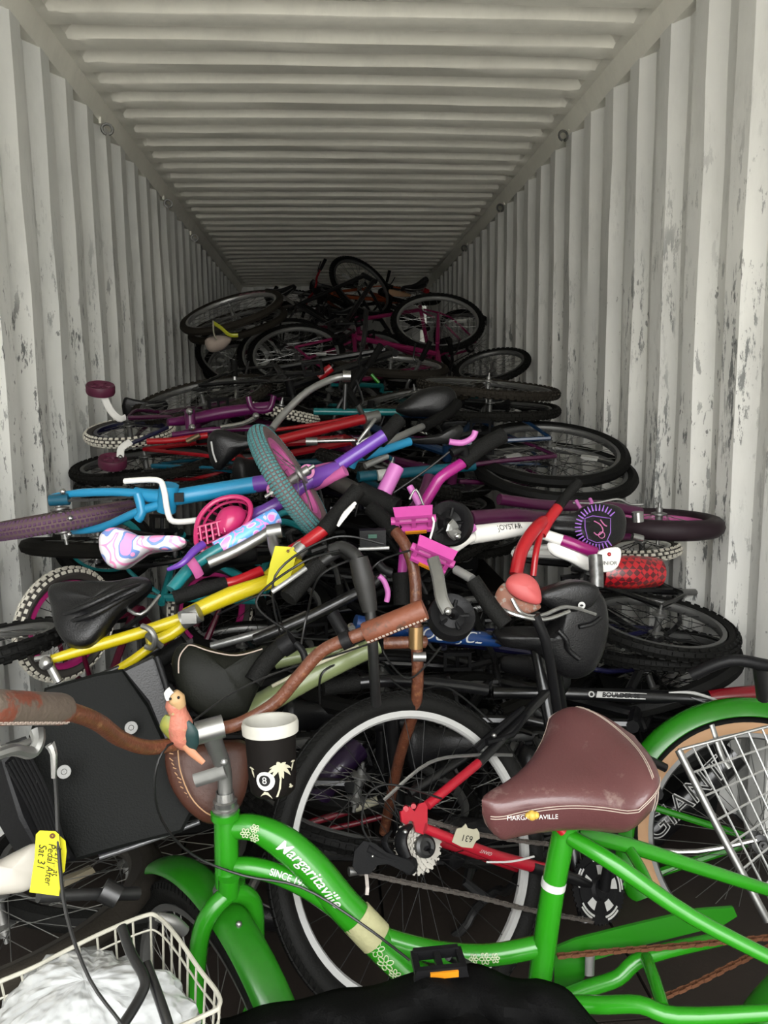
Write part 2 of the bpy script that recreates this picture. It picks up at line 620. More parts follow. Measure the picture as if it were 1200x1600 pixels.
def ell(u, v, a, b, ang, Rr, flip=1):
    """matrix of a wheel whose outline is an ellipse of half axes a, b pixels at (u, v); its size Rr gives its distance"""
    d = F * Rr / a
    c = P(u, v, d)
    ray = (c - CAM).normalized()
    e1 = CR * math.cos(R(ang)) + CU * math.sin(R(ang))
    e1 = (e1 - ray * e1.dot(ray)).normalized()
    e2 = e1.cross(-ray).normalized() * -1
    if e2.dot(CU) < 0 and abs(ang) < 80:
        e2 = -e2
    ct = min(1.0, b / a)
    n = (-ray * ct + e2 * flip * math.sqrt(max(0, 1 - ct * ct))).normalized()
    return frame(c, n, e1)

def saddle_mesh(L=0.27, W=0.16, hh=0.045, mat=None, puff=0.35, nose=0.022, drop=0.0, groove=0.0, key=None):
    def f():
        g = G()
        ns, nc = 22, 20
        def prof(t):                            # t 0 back .. 1 nose
            if t < 0.12:
                w = W / 2 * math.sin(math.pi / 2 * (0.25 + t / 0.12 * 0.75))
            else:
                k = (t - 0.12) / 0.88
                w = W / 2 * (1 - k) ** 1.0 * (1 - 0.3 * math.sin(math.pi * k)) + nose * (k ** 0.7)
                if k > 0.93:
                    w *= math.sqrt(max(0.02, 1 - ((k - 0.93) / 0.07) ** 2))
            return w
        def fn(a, b):
            t = a
            w = prof(t)
            x = (t - 0.45) * L
            ang = 2 * math.pi * b
            y = w * math.copysign(abs(math.cos(ang)) ** 0.75, math.cos(ang))
            th = hh * (0.75 + 0.25 * math.cos(math.pi * t)) * (0.35 + 0.65 * min(1, w / (W * 0.2)))
            end = min(1.0, math.sqrt(max(0.0, t / 0.06))) if t < 0.06 else (1.0 if t < 0.95 else math.sqrt(max(0.0, (1 - t) / 0.05)))
            s_ = math.sin(ang)
            z = (th * abs(s_) ** 0.8 * (1 + puff * (w / W)) if s_ > 0 else -th * 0.35 * abs(s_)) * max(end, 0.02)
            z += 0.018 * (math.cos(math.pi * 2 * t) * 0.5) + drop * (1 - t)
            if groove and s_ > 0:
                z -= groove * math.exp(-(y / 0.012) ** 2) * math.sin(math.pi * min(1, t * 1.1))
            return V((x, y, z))
        g.grid(fn, ns, nc, False, True)
        g.f.append(tuple(range(nc)))
        g.f.append(tuple((ns - 1) * nc + j for j in range(nc - 1, -1, -1)))
        g.mi += [0, 0]
        return g.mesh('saddle_cover', mat, 60)
    return cached(('sad', key, L, W, hh, mat.name, puff), f)

def saddle(parent, mw, L=0.27, W=0.16, hh=0.045, mat=None, rails=True, name='saddle', springs=False, **k):
    o = link(name, saddle_mesh(L, W, hh, mat or vinyl, **k), parent, mw)
    if rails:
        def rl():
            g = G()
            for s in (-1, 1):
                g.tube([(-.36 * L, s * W * .25, 0.004), (-.25 * L, s * .022, -.032), (.1 * L, s * .02, -.034), (.42 * L, s * .012, 0.0)], 0.0036, 6, 4)
            if springs:
                for s in (-1, 1):
                    pts = [(-.30 * L + .012 * math.cos(t * .9), s * W * .28 + .012 * math.sin(t * .9), -0.05 + t * 0.0016) for t in range(32)]
                    g.tube(pts, 0.0025, 5)
            return g.mesh('rails', alu)
        link('rails', cached(('rail', L, W, springs), rl), o, mw)
    return o

MTB = dict(R=.335, rt=.026, wb=1.05, s=1.0, tread='knob')
KID = dict(R=.2, rt=.025, wb=.72, s=.62, tread='kid')
def bike(label, mw, frame_m=None, fork_m=None, R_=.335, rt=.026, s=1.0, tread='knob', tyre=None, rim=None, spoke=None, steer=20, saddle_m=None, bar_m=None, skip=(), group=None, step=False, base=None, name='bicycle', refl=None, root=None):
    """a whole bicycle: local x runs from the rear axle to the front axle, z up the frame, y to its left"""
    frame_m = frame_m or blackpaint
    fork_m = fork_m or frame_m
    tyre = tyre or rubber
    rim = rim or rimdull
    spoke = spoke or spoked
    bar_m = bar_m or steel
    saddle_m = saddle_m or vinyl
    b = root or thing(name, label, 'bicycle', (0, 0, 0), group, mw)
    k = (round(s, 3), round(R_, 3))
    BB, ST, HT, HB, AX = V((.43, 0, -.03)) * s, V((.27, 0, .44)) * s, V((.845, 0, .47)) * s, V((.895, 0, .33)) * s, V((1.04, 0, .02)) * s
    def fr():
        g = G()
        g.tube([BB, ST], .0155 * (.6 + .4 * s), 8)
        if step:
            g.tube([HB + V((0, 0, .03)), HB + V((-.2, 0, -.17)) * s, BB + V((-.02, 0, .12)) * s], .019, 8, 4)
            g.tube([HT, HT + V((-.22, 0, -.22)) * s, BB + V((-.05, 0, .22)) * s], .015, 8, 4)
        else:
            g.tube([HT + V((-.005, 0, -.02)), ST + V((0.01, 0, -.03))], .0155, 8)
            g.tube([HB + V((-.01, 0, .02)), BB], .0185, 8)
        g.tube([HT, HB], .019, 8)
        for y in (-1, 1):
            g.tube([BB + V((-.03, y * .03 * s, 0)), V((.26 * s, y * .045, -.012)), V((0, y * .062, 0))], .0095, 6, 3)
            g.tube([ST + V((-.005, y * .014, -.04)), V((.1 * s, y * .05, .26 * s)), V((0, y * .062, 0))], .008, 6, 3)
        g.lathe([(.0001, -.036), (.021, -.036), (.021, .036), (.0001, .036)], 10, frame(BB, (0, 1, 0)))
        return g.mesh('frame', frame_m)
    link('frame', cached(('frm', k, frame_m.name, step), fr), b, mw)
    if 'rear' not in skip:
        wheel(b, mw @ Matrix.Rotation(R(90), 4, 'X'), R_, rt, tread, tyre, base, rim, 32 if R_ > .28 else 24, spoke, refl=refl)
    ax = (HT - HB).normalized()
    sm = mw @ Matrix.Translation(HB) @ Matrix.Rotation(R(steer), 4, ax) @ Matrix.Translation(-HB)
    def fk():
        g = G()
        g.tube([HB, HB - ax * .03], .016, 8)
        g.tube([HB - ax * .02 + V((0, -.06, 0)), HB - ax * .015, HB - ax * .02 + V((0, .06, 0))], .013, 8)
        for y in (-1, 1):
            g.tube([HB - ax * .02 + V((0, y * .058, 0)), HB.lerp(AX, .5) + V((.0, y * .062, 0)), AX + V((0, y * .06, 0))], [.015, .014, .009], 8, 3)
        return g.mesh('fork', fork_m)
    if 'fork' not in skip:
        link('fork', cached(('frk', k, fork_m.name), fk), b, sm)
    if 'front' not in skip:
        wheel(b, sm @ Matrix.Translation(AX) @ Matrix.Rotation(R(90), 4, 'X'), R_, rt, tread, tyre, base, rim, 32 if R_ > .28 else 24, spoke, refl=refl)
    if 'bar' not in skip:
        top = HT + ax * .05
        cl = top + V((.06, 0, .03)) * s
        def hb():
            g = G()
            g.tube([HT, top, cl], .014, 8)
            g.tube([cl + V((-.05, -.30, .05)) * s, cl + V((-.01, -.12, .035)) * s, cl + V((0, -.05, 0)), cl + V((0, .05, 0)), cl + V((-.01, .12, .035)) * s, cl + V((-.05, .30, .05)) * s], .011, 8, 3)
            return g.mesh('handlebar', bar_m)
        h = link('handlebar', cached(('hb', k, bar_m.name), hb), b, sm)
        for y in (-1, 1):
            def gr():
                g = G()
                a, c = cl + V((-.05, y * .30, .05)) * s, cl + V((-.026, y * .185, .042)) * s
                g.tube([a + (a - c) * .05, a, c], [.016, .0165, .0155], 8)
                return g.mesh('grip', gripm)
            link('grip', cached(('gr', k, y), gr), h, sm)
            def lv():
                g = G()
                c = cl + V((-.02, y * .17, .04)) * s
                g.tube([c, c + V((.04, y * .01, -.01)), c + V((.05, y * .10, -.01))], [.008, .006, .005], 6, 3)
                return g.mesh('brake_lever', steel)
            link('brake_lever', cached(('lv', k, y), lv), h, sm)
    if 'saddle' not in skip:
        st = ST + V((-.045, 0, .13)) * s
        link('seatpost', cached(('spst', k), lambda: G().tube([ST + V((0, 0, -.02)), st], .0125, 8).mesh('seatpost', alu)), b, mw)
        saddle(b, mw @ Matrix.Translation(st + V((-.01, 0, .04))), .26 * (.5 + .5 * s), .15 * (.5 + .5 * s), .04, saddle_m)
    if 'crank' not in skip:
        def ck():
            g = G()
            m = frame(BB, (0, -1, 0))
            g.lathe([(.055 * s, .046), (.082 * s, .046), (.082 * s, .050), (.055 * s, .050)], 32, m, True)
            for i in range(5):
                a = i * 2 * math.pi / 5
                g.tube([BB + V((0, -.048, 0)), BB + V((.06 * s * math.cos(a), -.048, .06 * s * math.sin(a)))], .006, 5)
            g.tube([BB + V((0, -.06, 0)), BB + V((.14, -.066, -.09)) * s], .011, 6)
            g.tube([BB + V((0, .06, 0)), BB + V((-.14, .066, .09)) * s], .011, 6)
            g.tube([BB + V((0, -.06, 0)), BB + V((0, .06, 0))], .009, 6)
            return g.mesh('crankset', steel)
        c = link('crankset', cached(('ck', k), ck), b, mw)
        for sg in (-1, 1):
            def pdm():
                g = G()
                p = BB + V((-sg * .14, sg * .11 / s, sg * .09)) * s
                g.box(p, (.09, .012, .026))
                g.box(p + V((0, -sg * .05, 0)), (.09, .012, .026))
                g.box(p + V((.04, -sg * .025, 0)), (.01, .06, .02))
                g.box(p + V((-.04, -sg * .025, 0)), (.01, .06, .02))
                g.tube([p - V((0, sg * .06, 0)), p], .006, 6)
                return g.mesh('pedal', blackp, 0)
            link('pedal', cached(('pd', k, sg), pdm), c, mw)
        def chn():
            g = G()
            a, c2 = BB + V((0, -.048, .078 * s)), V((0, -.048, .035 * s))
            for q in (1, -1):
                pa, pb = BB + V((0, -.048, q * .078 * s)), V((0, -.048, q * .033 * s))
                nn = int((pa - pb).length / .0127)
                for i in range(nn):
                    p0, p1 = pb.lerp(pa, i / nn), pb.lerp(pa, (i + .8) / nn)
                    g.tube([p0, p1], .0038, 4)
            g.lathe([(.012, -.004), (.036 * s, -.004), (.036 * s, .004), (.012, .004)], 16, frame((0, -.048, 0), (0, 1, 0)), True)
            return g.mesh('chain', steel)
        link('chain', cached(('chn', k), chn), b, mw)['kind'] = 'stuff'
    return b

def bike_at(wm, toward, side=1, which='rear', wb=1.04, s=1.0):
    """matrix of a bicycle whose rear (or front) wheel has matrix wm and whose other axle lies towards pixel `toward`, in the wheel's plane"""
    n = wm.to_3x3() @ V((0, 0, 1))
    c = wm.translation
    if not isinstance(toward, tuple):       # an angle in the wheel's plane: 0 to the right, 90 away from the doorway
        e1 = wm.to_3x3() @ V((1, 0, 0))
        aw = (c - CAM).normalized()
        aw = (aw - n * aw.dot(n)).normalized()
        x = e1 * math.cos(R(toward)) + aw * math.sin(R(toward))
        y = n * side
        m = Matrix((x, y, x.cross(y))).transposed().to_4x4()
        m.translation = c if which == 'rear' else c - x * wb * s
        return m
    ray = (P(*toward, 1.0) - CAM)
    t = (c - CAM).dot(n) / ray.dot(n)
    q = CAM + ray * t
    x = (q - c)
    x = (x - n * x.dot(n)).normalized()
    if t < 0:
        x = -x
    if which == 'front':
        x = -x
    y = n * side
    z = x.cross(y)
    m = Matrix((x, y, z)).transposed().to_4x4()
    m.translation = c if which == 'rear' else c - x * wb * s
    return m

def loose_wheel(label, e, group=None, **k):
    t = thing('wheelset', label, 'wheel', (0, 0, 0), group, e)
    wheel(None, e, root=t, **k)
    return t

# reflectors
rf_w = material('white_reflector', (0.75, 0.75, 0.7), rough=0.2, var=0.1)
rf_a = material('amber_reflector', (0.95, 0.35, 0.02), rough=0.2, var=0.1)
magenta = paint('magenta_paint', (0.25, 0.01, 0.12))
pinkpaint = paint('hot_pink_paint', (0.75, 0.04, 0.28))
redp = paint('red_paint', (0.55, 0.008, 0.02))
tealp = paint('teal_paint', (0.01, 0.26, 0.27))
bluep = paint('sky_blue_paint', (0.03, 0.42, 0.78))
navy = paint('navy_paint', (0.012, 0.012, 0.06))
plum = paint('plum_paint', (0.10, 0.008, 0.06))
violet = paint('violet_paint', (0.20, 0.06, 0.55))
whitety = material('white_tyre', (1.45, 1.38, 1.18), rough=0.7, var=0.1)
greyty = material('tyre_groove_grey', (0.10, 0.09, 0.08), rough=0.8)
dpb = paint('deep_blue_paint', (0.01, 0.05, 0.14))
greyp = paint('grey_paint', (0.16, 0.16, 0.17))
silverp = paint('silver_paint', (0.45, 0.45, 0.46), metal=0.5)
maroon = paint('maroon_paint', (0.16, 0.008, 0.035))

# ------------------------------------------------------------------ the heap, from the far end forward
def WB(label, u, v, a, b, ang, toward, side=1, which='rear', Rr=.335, flip=1, s=1.0, **k):
    wm = ell(u, v, a, b, ang, Rr, flip)
    m = bike_at(wm, toward, side, which, 1.04, s)
    return bike(label, m, R_=Rr, s=s, **k)
rasp = paint('raspberry_paint', (0.38, 0.015, 0.12))
WB('black bicycle at the crest of the heap, its front wheel standing tilted above all others', 562, 445, 58, 33, -42, (480, 520), 1, 'front', frame_m=blackpaint, rim=rimdull, steer=0, refl=[(250, rf_w)])
WB('pink mountain bike whose silver-rimmed wheel leans against the right wall, top of heap', 682, 500, 74, 43, -3, (560, 530), 1, 'front', frame_m=rasp, rim=rimm, spoke=spokem, steer=0, refl=[(20, rf_w)])
WB('black mountain bike lying below the crest with its bright silver-rimmed wheel facing the door', 442, 547, 74, 47, 14, (560, 500), -1, 'rear', frame_m=blackpaint, rim=rimm, spoke=spokem, refl=[(200, rf_w)], skip=('front', 'fork', 'bar'))
WB('black bicycle with its small wheel half hidden left of the bright silver-rimmed wheel', 366, 570, 50, 36, 12, (480, 560), -1, 'rear', frame_m=blackpaint, rim=rimm, spoke=spokem, refl=[(150, rf_w)], Rr=.26, s=.8)
WB('dark red bicycle whose grey-rimmed wheel shows under the tilted crest wheel', 576, 556, 66, 38, 2, (420, 560), 1, 'rear', frame_m=maroon, rim=rimm, spoke=spokem)
hw0 = loose_wheel('silver-rimmed wheel lying nearly flat by the left wall, highest on that side', ell(362, 487, 84, 21, 17, .335), Rr=.335, rim=rimm, tyre=brown_dusty, tread='slick')
loose_wheel('olive-dusty wheel sunk just under the highest wheel by the left wall', ell(372, 507, 80, 17, 15, .335), Rr=.335, rim=rimdull, tyre=brown_dusty, tread='slick')
loose_wheel('wheel showing only a curve of silver rim right of the highest left wheel', ell(490, 500, 62, 20, 2, .335), Rr=.335, rim=rimm)
WB('dark bicycle behind the crest wheel, levers and cables catching light', 470, 470, 52, 14, -8, (700, 500), -1, 'rear', frame_m=blackpaint, rim=rimdull)
WB('pink-framed bicycle whose black wheel stands by the right wall behind the silver-rimmed one', 738, 540, 66, 48, -40, (560, 590), 1, 'rear', frame_m=rasp, rim=rimdull, skip=('front', 'fork', 'bar'))
WB('orange and black bicycle nearly touching the far ceiling at the heap top', 640, 462, 50, 10, -8, (400, 500), 1, 'rear', frame_m=paint('orange_paint', (0.7, 0.12, 0.02)), rim=rimdull, bar_m=redp)
loose_wheel('wheel with dusty brown slick tyre lying flat under the grey-rimmed wheel', ell(610, 570, 92, 14, -5, .335), Rr=.335, rim=rimm, tyre=brown_dusty, tread='slick')
loose_wheel('wheel bunched flat against the right wall under the pink bicycle', ell(768, 572, 62, 24, 12, .25), Rr=.25, rim=rimdull)
loose_wheel('edge-on knobby wheel reaching the right wall, upper of the pair', ell(762, 606, 113, 9, -5, .335), Rr=.335, rim=rimdull, tyre=brown_dusty)
WB('teal-framed bicycle with a knobby tyre reaching the right wall, lower of the pair', 765, 640, 110, 11, -1, 150, 1, 'rear', frame_m=tealp, rim=rimdull, tyre=rubber_dusty, bar_m=alu)
loose_wheel('dusty edge-on wheel rising from the heap middle toward the right wall', ell(650, 622, 108, 12, 10, .335), Rr=.335, rim=rimdull, tyre=brown_dusty)
WB('bicycle with a big dusty knobby tyre leaning on the left wall over the plum bike', 316, 622, 112, 24, 13, -20, -1, 'rear', skip=('front', 'bar', 'fork', 'saddle'), frame_m=blackpaint, rim=rimdull, tyre=brown_dusty, spoke=spokem, refl=[(80, rf_w)])
loose_wheel('smooth dark-tyred wheel in front of the big knobby one at left', ell(395, 612, 98, 15, 12, .335), Rr=.335, rim=rimdull, tyre=rubber_dusty, tread='slick')
# plum kids' bike with white tyre at the left wall
b = WB("plum children's bicycle with a white knobby tyre and maroon training wheels by the left wall", 203, 675, 70, 17, 6, (420, 645), -1, 'rear', Rr=.19, s=.65, frame_m=plum, fork_m=plum, rim=navy, tyre=whitety, base=greyty, tread='kid', spoke=spokem, bar_m=alu)
WB('red mountain bike with long red tubes and a black saddle, below the plum bike', 228, 725, 114, 20, 7, (560, 660), 1, 'rear', Rr=.3, s=.9, frame_m=redp, rim=rimdull, tyre=rubber_dusty, bar_m=alu, skip=('front', 'fork'))
WB('black mountain bike whose large wheel lies flat against the right wall at mid height', 858, 706, 124, 46, -5, (560, 700), 1, 'rear', frame_m=dpb, rim=rimdull, tread='slick', spoke=spokem, refl=[(200, rf_w), (340, rf_w)], skip=('front', 'fork'))
WB('bicycle with a smooth black tyre directly beneath the large flat right wheel', 866, 735, 128, 42, -6, (500, 740), 1, 'rear', frame_m=plum, rim=rimdull, tread='slick', skip=('front', 'fork'))
WB('teal-blue bicycle with a knobby tyre under the children’s plum bike on the left', 240, 752, 118, 16, 5, (600, 738), -1, 'rear', Rr=.3, s=.9, frame_m=paint('petrol_paint', (0.005, 0.16, 0.26)), rim=rimdull, tyre=rubber_dusty)
WB("children's bicycle with an aqua-rimmed black tyre under the patterned pink saddle", 165, 850, 78, 60, -8, (360, 850), 1, 'rear', Rr=.19, s=.65, frame_m=paint('aqua_paint', (0.03, 0.45, 0.48)), rim=paint('aqua_paint', (0.03, 0.45, 0.48)), tread='slick', skip=('saddle',))
WB('bicycle whose smooth black tyre sticks out sideways at the left wall below the purple tyre', 152, 855, 112, 6, -1, (420, 852), 1, 'rear', Rr=.24, s=.75, frame_m=blackpaint, tread='slick', tyre=rubber_dusty)
WB("children's bicycle with a white knobby tyre on a magenta rim, low at the left wall", 104, 975, 92, 70, 70, (330, 946), 1, 'rear', Rr=.19, s=.65, flip=-1, frame_m=maroon, rim=pinkpaint, tyre=whitety, base=greyty, tread='kid')
WB('mountain bike with a fat knobby wheel low at the right wall under the snakeskin pad', 1028, 975, 122, 42, -12, 140, 1, 'rear', Rr=.25, s=.75, skip=('front', 'bar'), frame_m=blackpaint, rim=rimdull, tyre=rubber)
WB('dark bicycle beneath the fat knobby wheel low on the right', 1025, 1012, 124, 26, -4, 160, -1, 'rear', Rr=.26, s=.78, skip=('front', 'bar'), frame_m=navy, rim=rimdull, tyre=rubber)
WB("children's bicycle with a white knobby tyre poking out under the dark purple one", 1003, 858, 62, 13, 2, (800, 880), 1, 'rear', Rr=.15, s=.5, frame_m=white, skip=('front', 'bar', 'fork'), rim=white, tyre=whitety, base=greyty, tread='kid')

# bicycles buried deeper, glimpsed through the gaps
rnd = random.Random(21)
def surf(y):
    t = [(1.0, 0.25), (1.8, 0.45), (2.4, 0.62), (3.2, 0.82), (4.2, 1.15), (5.2, 1.5), (6.5, 1.85), (10.5, 2.05)]
    for (a, b), (c, d) in zip(t, t[1:]):
        if y <= c:
            return b + (d - b) * (y - a) / (c - a)
    return t[-1][1]
cols = [blackpaint, blackpaint, material('near_black_blue', (0.008, .008, .02), rough=.35), blackpaint]
y = 2.15
while y < 8.6:
    for lay in range(2 if y < 6 else 1):
        z = surf(y) - 0.30 - lay * 0.34
        if z < 0.1:
            z = 0.1
            if lay:
                continue
        h = rnd.choice((0, 180)) + rnd.uniform(-16, 16)
        m = Matrix.Translation((rnd.uniform(-.1, .1), y + rnd.uniform(-.08, .08), z)) @ Matrix.Rotation(R(10), 4, 'X') @ Matrix.Rotation(R(h), 4, 'Z') @ Matrix.Rotation(R(rnd.choice((90, -90)) + rnd.uniform(-8, 8)), 4, 'X') @ Matrix.Rotation(R(rnd.uniform(-5, 5)), 4, 'Y') @ Matrix.Translation((-.52, 0, -.15))
        bike('dark bicycle lying on its side deep in the heap, only glimpsed through gaps', m, frame_m=rnd.choice(cols), tyre=rnd.choice((rubber, rubber_dusty)), rim=rnd.choice((rimdull, rimdull, rimm)), steer=rnd.uniform(-30, 30), group='bicycles buried in the heap', tread=rnd.choice(('knob', 'slick')), s=.92, R_=.31)
    y += 0.34

mwt = ell(362, 487, 84, 21, 17, .335)
sg_ = 1 if (mwt.to_3x3() @ V((0, 1, 0))).y > 0 else -1
G().tube([mwt @ V((.302 * math.cos(R(a)), sg_ * .302 * math.sin(R(a)), .004)) for a in range(34, 76, 4)], .0155, 8).build('tape_band', material('dull_pink', (.75, .28, .38), rough=.6), hw0)

# ------------------------------------------------------------------ helpers for the nearer, hand-shaped things
def Q(u, v, y):
    """point seen at pixel (u, v) on the upright plane y metres in front of the lens"""
    r = P(u, v, 1.0) - CAM
    return CAM + r * (y / r.y)
def qs(pts):
    return [Q(*p) for p in pts]
def T(name, pts, r, mat, parent, n=10, k=4, label=None, **kw):
    return G().tube(qs(pts), r, n, k if len(pts) > 2 else 0, **kw).build(name, mat, parent, label=label)
def near(u, v, y, name, label, cat, group=None):
    return thing(name, label, cat, Q(u, v, y), group)
def closed(pts, k=4):
    pts = [V(p) for p in pts]
    n = len(pts)
    out = []
    for i in range(n):
        p0, p1, p2, p3 = pts[i - 1], pts[i], pts[(i + 1) % n], pts[(i + 2) % n]
        for j in range(k):
            t = j / k
            out.append(0.5 * ((2 * p1) + (p2 - p0) * t + (2 * p0 - 5 * p1 + 4 * p2 - p3) * t * t + (3 * p1 - p0 - 3 * p2 + p3) * t ** 3))
    return out
def dome(name, outline, bulge, back, mat, parent, k=4, rings=6, flat=0.0, label=None):
    """a padded solid: smooth outline given as (u, v, y), swelling towards the lens by bulge and backwards by back metres"""
    o = closed(qs(outline), k)
    c = sum(o, V()) / len(o)
    nrm = V()
    for i in range(len(o)):
        nrm += (o[i] - c).cross(o[(i + 1) % len(o)] - c)
    nrm.normalize()
    if nrm.dot(CAM - c) < 0:
        nrm = -nrm
    g = G()
    n = len(o)
    vs = []
    for sg, amt in ((1, bulge), (-1, back)):
        for r in range(rings + 1):
            t = r / rings * math.pi / 2
            s_ = math.cos(t)
            s_ = s_ * (1 - flat) + flat * (1 - (r / rings) ** 3) if flat else s_
            h = math.sin(t) if not flat else math.sin(t) ** 0.7
            for p in o:
                vs.append(c + (p - c) * max(s_, 0.001) + nrm * h * amt * sg)
    m = (rings + 1) * n
    fs = []
    for h in range(2):
        for r in range(rings):
            for i in range(n):
                a, b = h * m + r * n + i, h * m + r * n + (i + 1) % n
                fs.append((a, b, b + n, a + n) if h == 0 else (a, a + n, b + n, b))
    for i in range(n):
        fs.append((i, m + i, m + (i + 1) % n, (i + 1) % n))
    g.add(vs, fs)
    ob = g.build(name, mat, parent, smooth=60, label=label)
    return ob
def letters(txt, size, fn, mat, parent, name='lettering', shear=0.0, width=1.0, thick=0.0006, align='CENTER', offset=0.0, space=1.0):
    """flat lettering laid on a surface: fn maps text coordinates (x, y, lift) to world"""
    cu = bpy.data.curves.new('lettering', 'FONT')
    cu.body = txt
    cu.size = size
    cu.shear = shear
    cu.offset = offset
    cu.space_character = space
    cu.align_x = align
    cu.align_y = 'CENTER'
    ob = bpy.data.objects.new('tmp_text', cu)
    me = bpy.data.meshes.new_from_object(ob)
    g = G()
    vs = [v.co for v in me.vertices]
    fs = [tuple(p.vertices) for p in me.polygons]
    g.add([fn(v.x * width, v.y, thick) for v in vs], fs)
    bpy.data.objects.remove(ob)
    bpy.data.meshes.remove(me)
    bpy.data.curves.remove(cu)
    return g.build(name, mat, parent, smooth=0)
def on_tube(pts, r, s0=0.5, roll=0.0, flip=1, k=8):
    """surface map for lettering running along a tube, facing the lens"""
    pth, _ = smooth_path(qs(pts), k) if len(pts) > 2 else (qs(pts), None)
    L = [0]
    for a, b in zip(pth, pth[1:]):
        L.append(L[-1] + (b - a).length)
    tot = L[-1]
    def fn(x, y, t):
        s = s0 * tot + x * flip
        s = min(max(s, 0), tot - 1e-5)
        i = max(j for j in range(len(L) - 1) if L[j] <= s)
        q = (s - L[i]) / max(L[i + 1] - L[i], 1e-6)
        p = pth[i].lerp(pth[i + 1], q)
        last = len(pth) - 1
        ta = (pth[min(i + 1, last)] - pth[max(i - 1, 0)]).normalized()
        tb = (pth[min(i + 2, last)] - pth[i]).normalized()
        d = ta.lerp(tb, q).normalized()
        f = (CAM - p)
        f = (f - d * f.dot(d)).normalized()
        side = f.cross(d) * flip
        a = y / r + roll
        return p + (f * math.cos(a) + side * math.sin(a)) * (r + t)
    return fn
def on_plane(c, x, y):
    x, y = V(x).normalized(), V(y)
    y = (y - x * y.dot(x)).normalized()
    n = x.cross(y)
    return lambda a, b, t: V(c) + x * a + y * b + n * t

green = paint('bright_green_paint', (0.028, 0.33, 0.010), rough=0.26, coat=0.15, var=0.05)
green2 = paint('bright_green_paint_plain', (0.020, 0.22, 0.008), rough=0.33, coat=0.12, var=0.08)
lime = material('cream_print', (0.75, 0.85, 0.55), rough=0.5, var=0.05)
whiteink = material('white_print', (0.85, 0.85, 0.82), rough=0.5, var=0.02)
blackink = material('black_ink', (0.01, 0.01, 0.01), rough=0.6, var=0.02)
tape = material('masking_tape', (0.62, 0.60, 0.32), rough=0.7, var=0.15, vscale=40, bump=0.4, bscale=120)
leather = material('brown_leather', (0.25, 0.075, 0.035), rough=0.5, var=0.25, vscale=12, bump=0.35, bscale=90, wear=0.25, wcol=(0.10, 0.055, 0.035), wscale=9)
leatherw = material('worn_grip_leather', (0.24, 0.065, 0.035), rough=0.6, var=0.2, bump=0.4, bscale=120, wear=0.9, wcol=(0.17, 0.13, 0.10), wscale=16)
barb = material('cracked_brown_bar', (0.20, 0.065, 0.032), rough=0.42, var=0.35, vscale=60, bump=0.5, bscale=160, wear=0.25, wcol=(0.36, 0.15, 0.07), wscale=70, coat=0.2)
saddleb = material('worn_purple_brown_leather', (0.155, 0.058, 0.058), rough=0.36, var=0.12, vscale=6, bump=0.12, bscale=220, wear=0.22, wcol=(0.27, 0.165, 0.15), wscale=9, coat=0.15)
thread = material('pale_thread', (0.62, 0.5, 0.42), rough=0.7)
tan = material('tan_sidewall', (0.72, 0.42, 0.22), rough=0.7, var=0.1)
tagm = material('yellow_card', (0.92, 0.85, 0.02), rough=0.6, var=0.03)
whitewire = material('dirty_white_wire', (0.62, 0.60, 0.50), rough=0.5, var=0.25, vscale=40)

# ================================================================= green beach cruiser
gb = thing('beach_cruiser', 'bright green beach cruiser bicycle standing in front with brown saddle and curved brown handlebar', 'bicycle', (-0.1, 1.2, 0))
Y1, Y2 = 1.30, 1.21
g = G()
g.tube(qs([(353, 1268, Y1), (355, 1388, Y1 - .015)]), .0215, 14)
main = [(362, 1292, 1.30), (400, 1294, 1.295), (445, 1318, 1.285), (490, 1358, 1.275), (535, 1412, 1.265), (580, 1458, 1.255), (612, 1492, 1.245), (650, 1525, 1.235), (720, 1555, 1.225), (838, 1572, 1.215)]
mr = [.021, .023, .029, .030, .030, .030, .029, .027, .025, .022]
g.tube(qs(main), mr, 16, 5)
low = [(362, 1355, 1.29), (395, 1356, 1.285), (435, 1366, 1.28), (485, 1388, 1.27), (530, 1422, 1.265)]
g.tube(qs(low), [.018, .018, .018, .020, .018], 12, 5)
g.tube(qs([(600, 1466, 1.25), (640, 1478, 1.245), (700, 1490, 1.235), (770, 1492, 1.225), (845, 1478, 1.215)]), .0185, 12, 5)
st = [(884, 1288, 1.215), (862, 1400, 1.213), (838, 1572, 1.21)]
g.tube(qs(st), .0205, 14, 4)
g.tube(qs([(884, 1278, 1.215), (882, 1300, 1.215)]), .0235, 14)
for rr in ((347, 1272), (356, 1382)):
    p = Q(rr[0] + 5, rr[1], 1.295)
    g.tube([p + V((0, 0, .006)), p - V((0, 0, .006))], .0255, 14)
# twin seat stays with their bridge, and chain stays
g.tube(qs([(892, 1308, 1.20), (960, 1350, 1.15), (1080, 1432, 1.10), (1230, 1510, 1.05)]), [.014, .014, .0125, .011], 12, 4)
g.tube(qs([(900, 1302, 1.225), (985, 1322, 1.24), (1080, 1352, 1.25), (1230, 1400, 1.26)]), [.014, .014, .0125, .011], 12, 4)
g.tube(qs([(980, 1322, 1.24), (1000, 1355, 1.19), (1016, 1390, 1.14)]), .0095, 10, 4)
g.tube(qs([(862, 1568, 1.19), (940, 1570, 1.15), (1000, 1570, 1.12), (1060, 1588, 1.09), (1210, 1582, 1.05)]), [.015, .0145, .014, .014, .012], 12, 4)
g.tube(qs([(862, 1566, 1.225), (915, 1545, 1.24), (965, 1528, 1.25), (1010, 1494, 1.26), (1140, 1464, 1.28)]), [.015, .0145, .014, .014, .012], 12, 4)
g.tube(qs([(1010, 1497, 1.25), (1022, 1530, 1.18), (1036, 1575, 1.11)]), .011, 10, 3)
bbm = frame(Q(838, 1572, 1.215), (0, 1, 0))
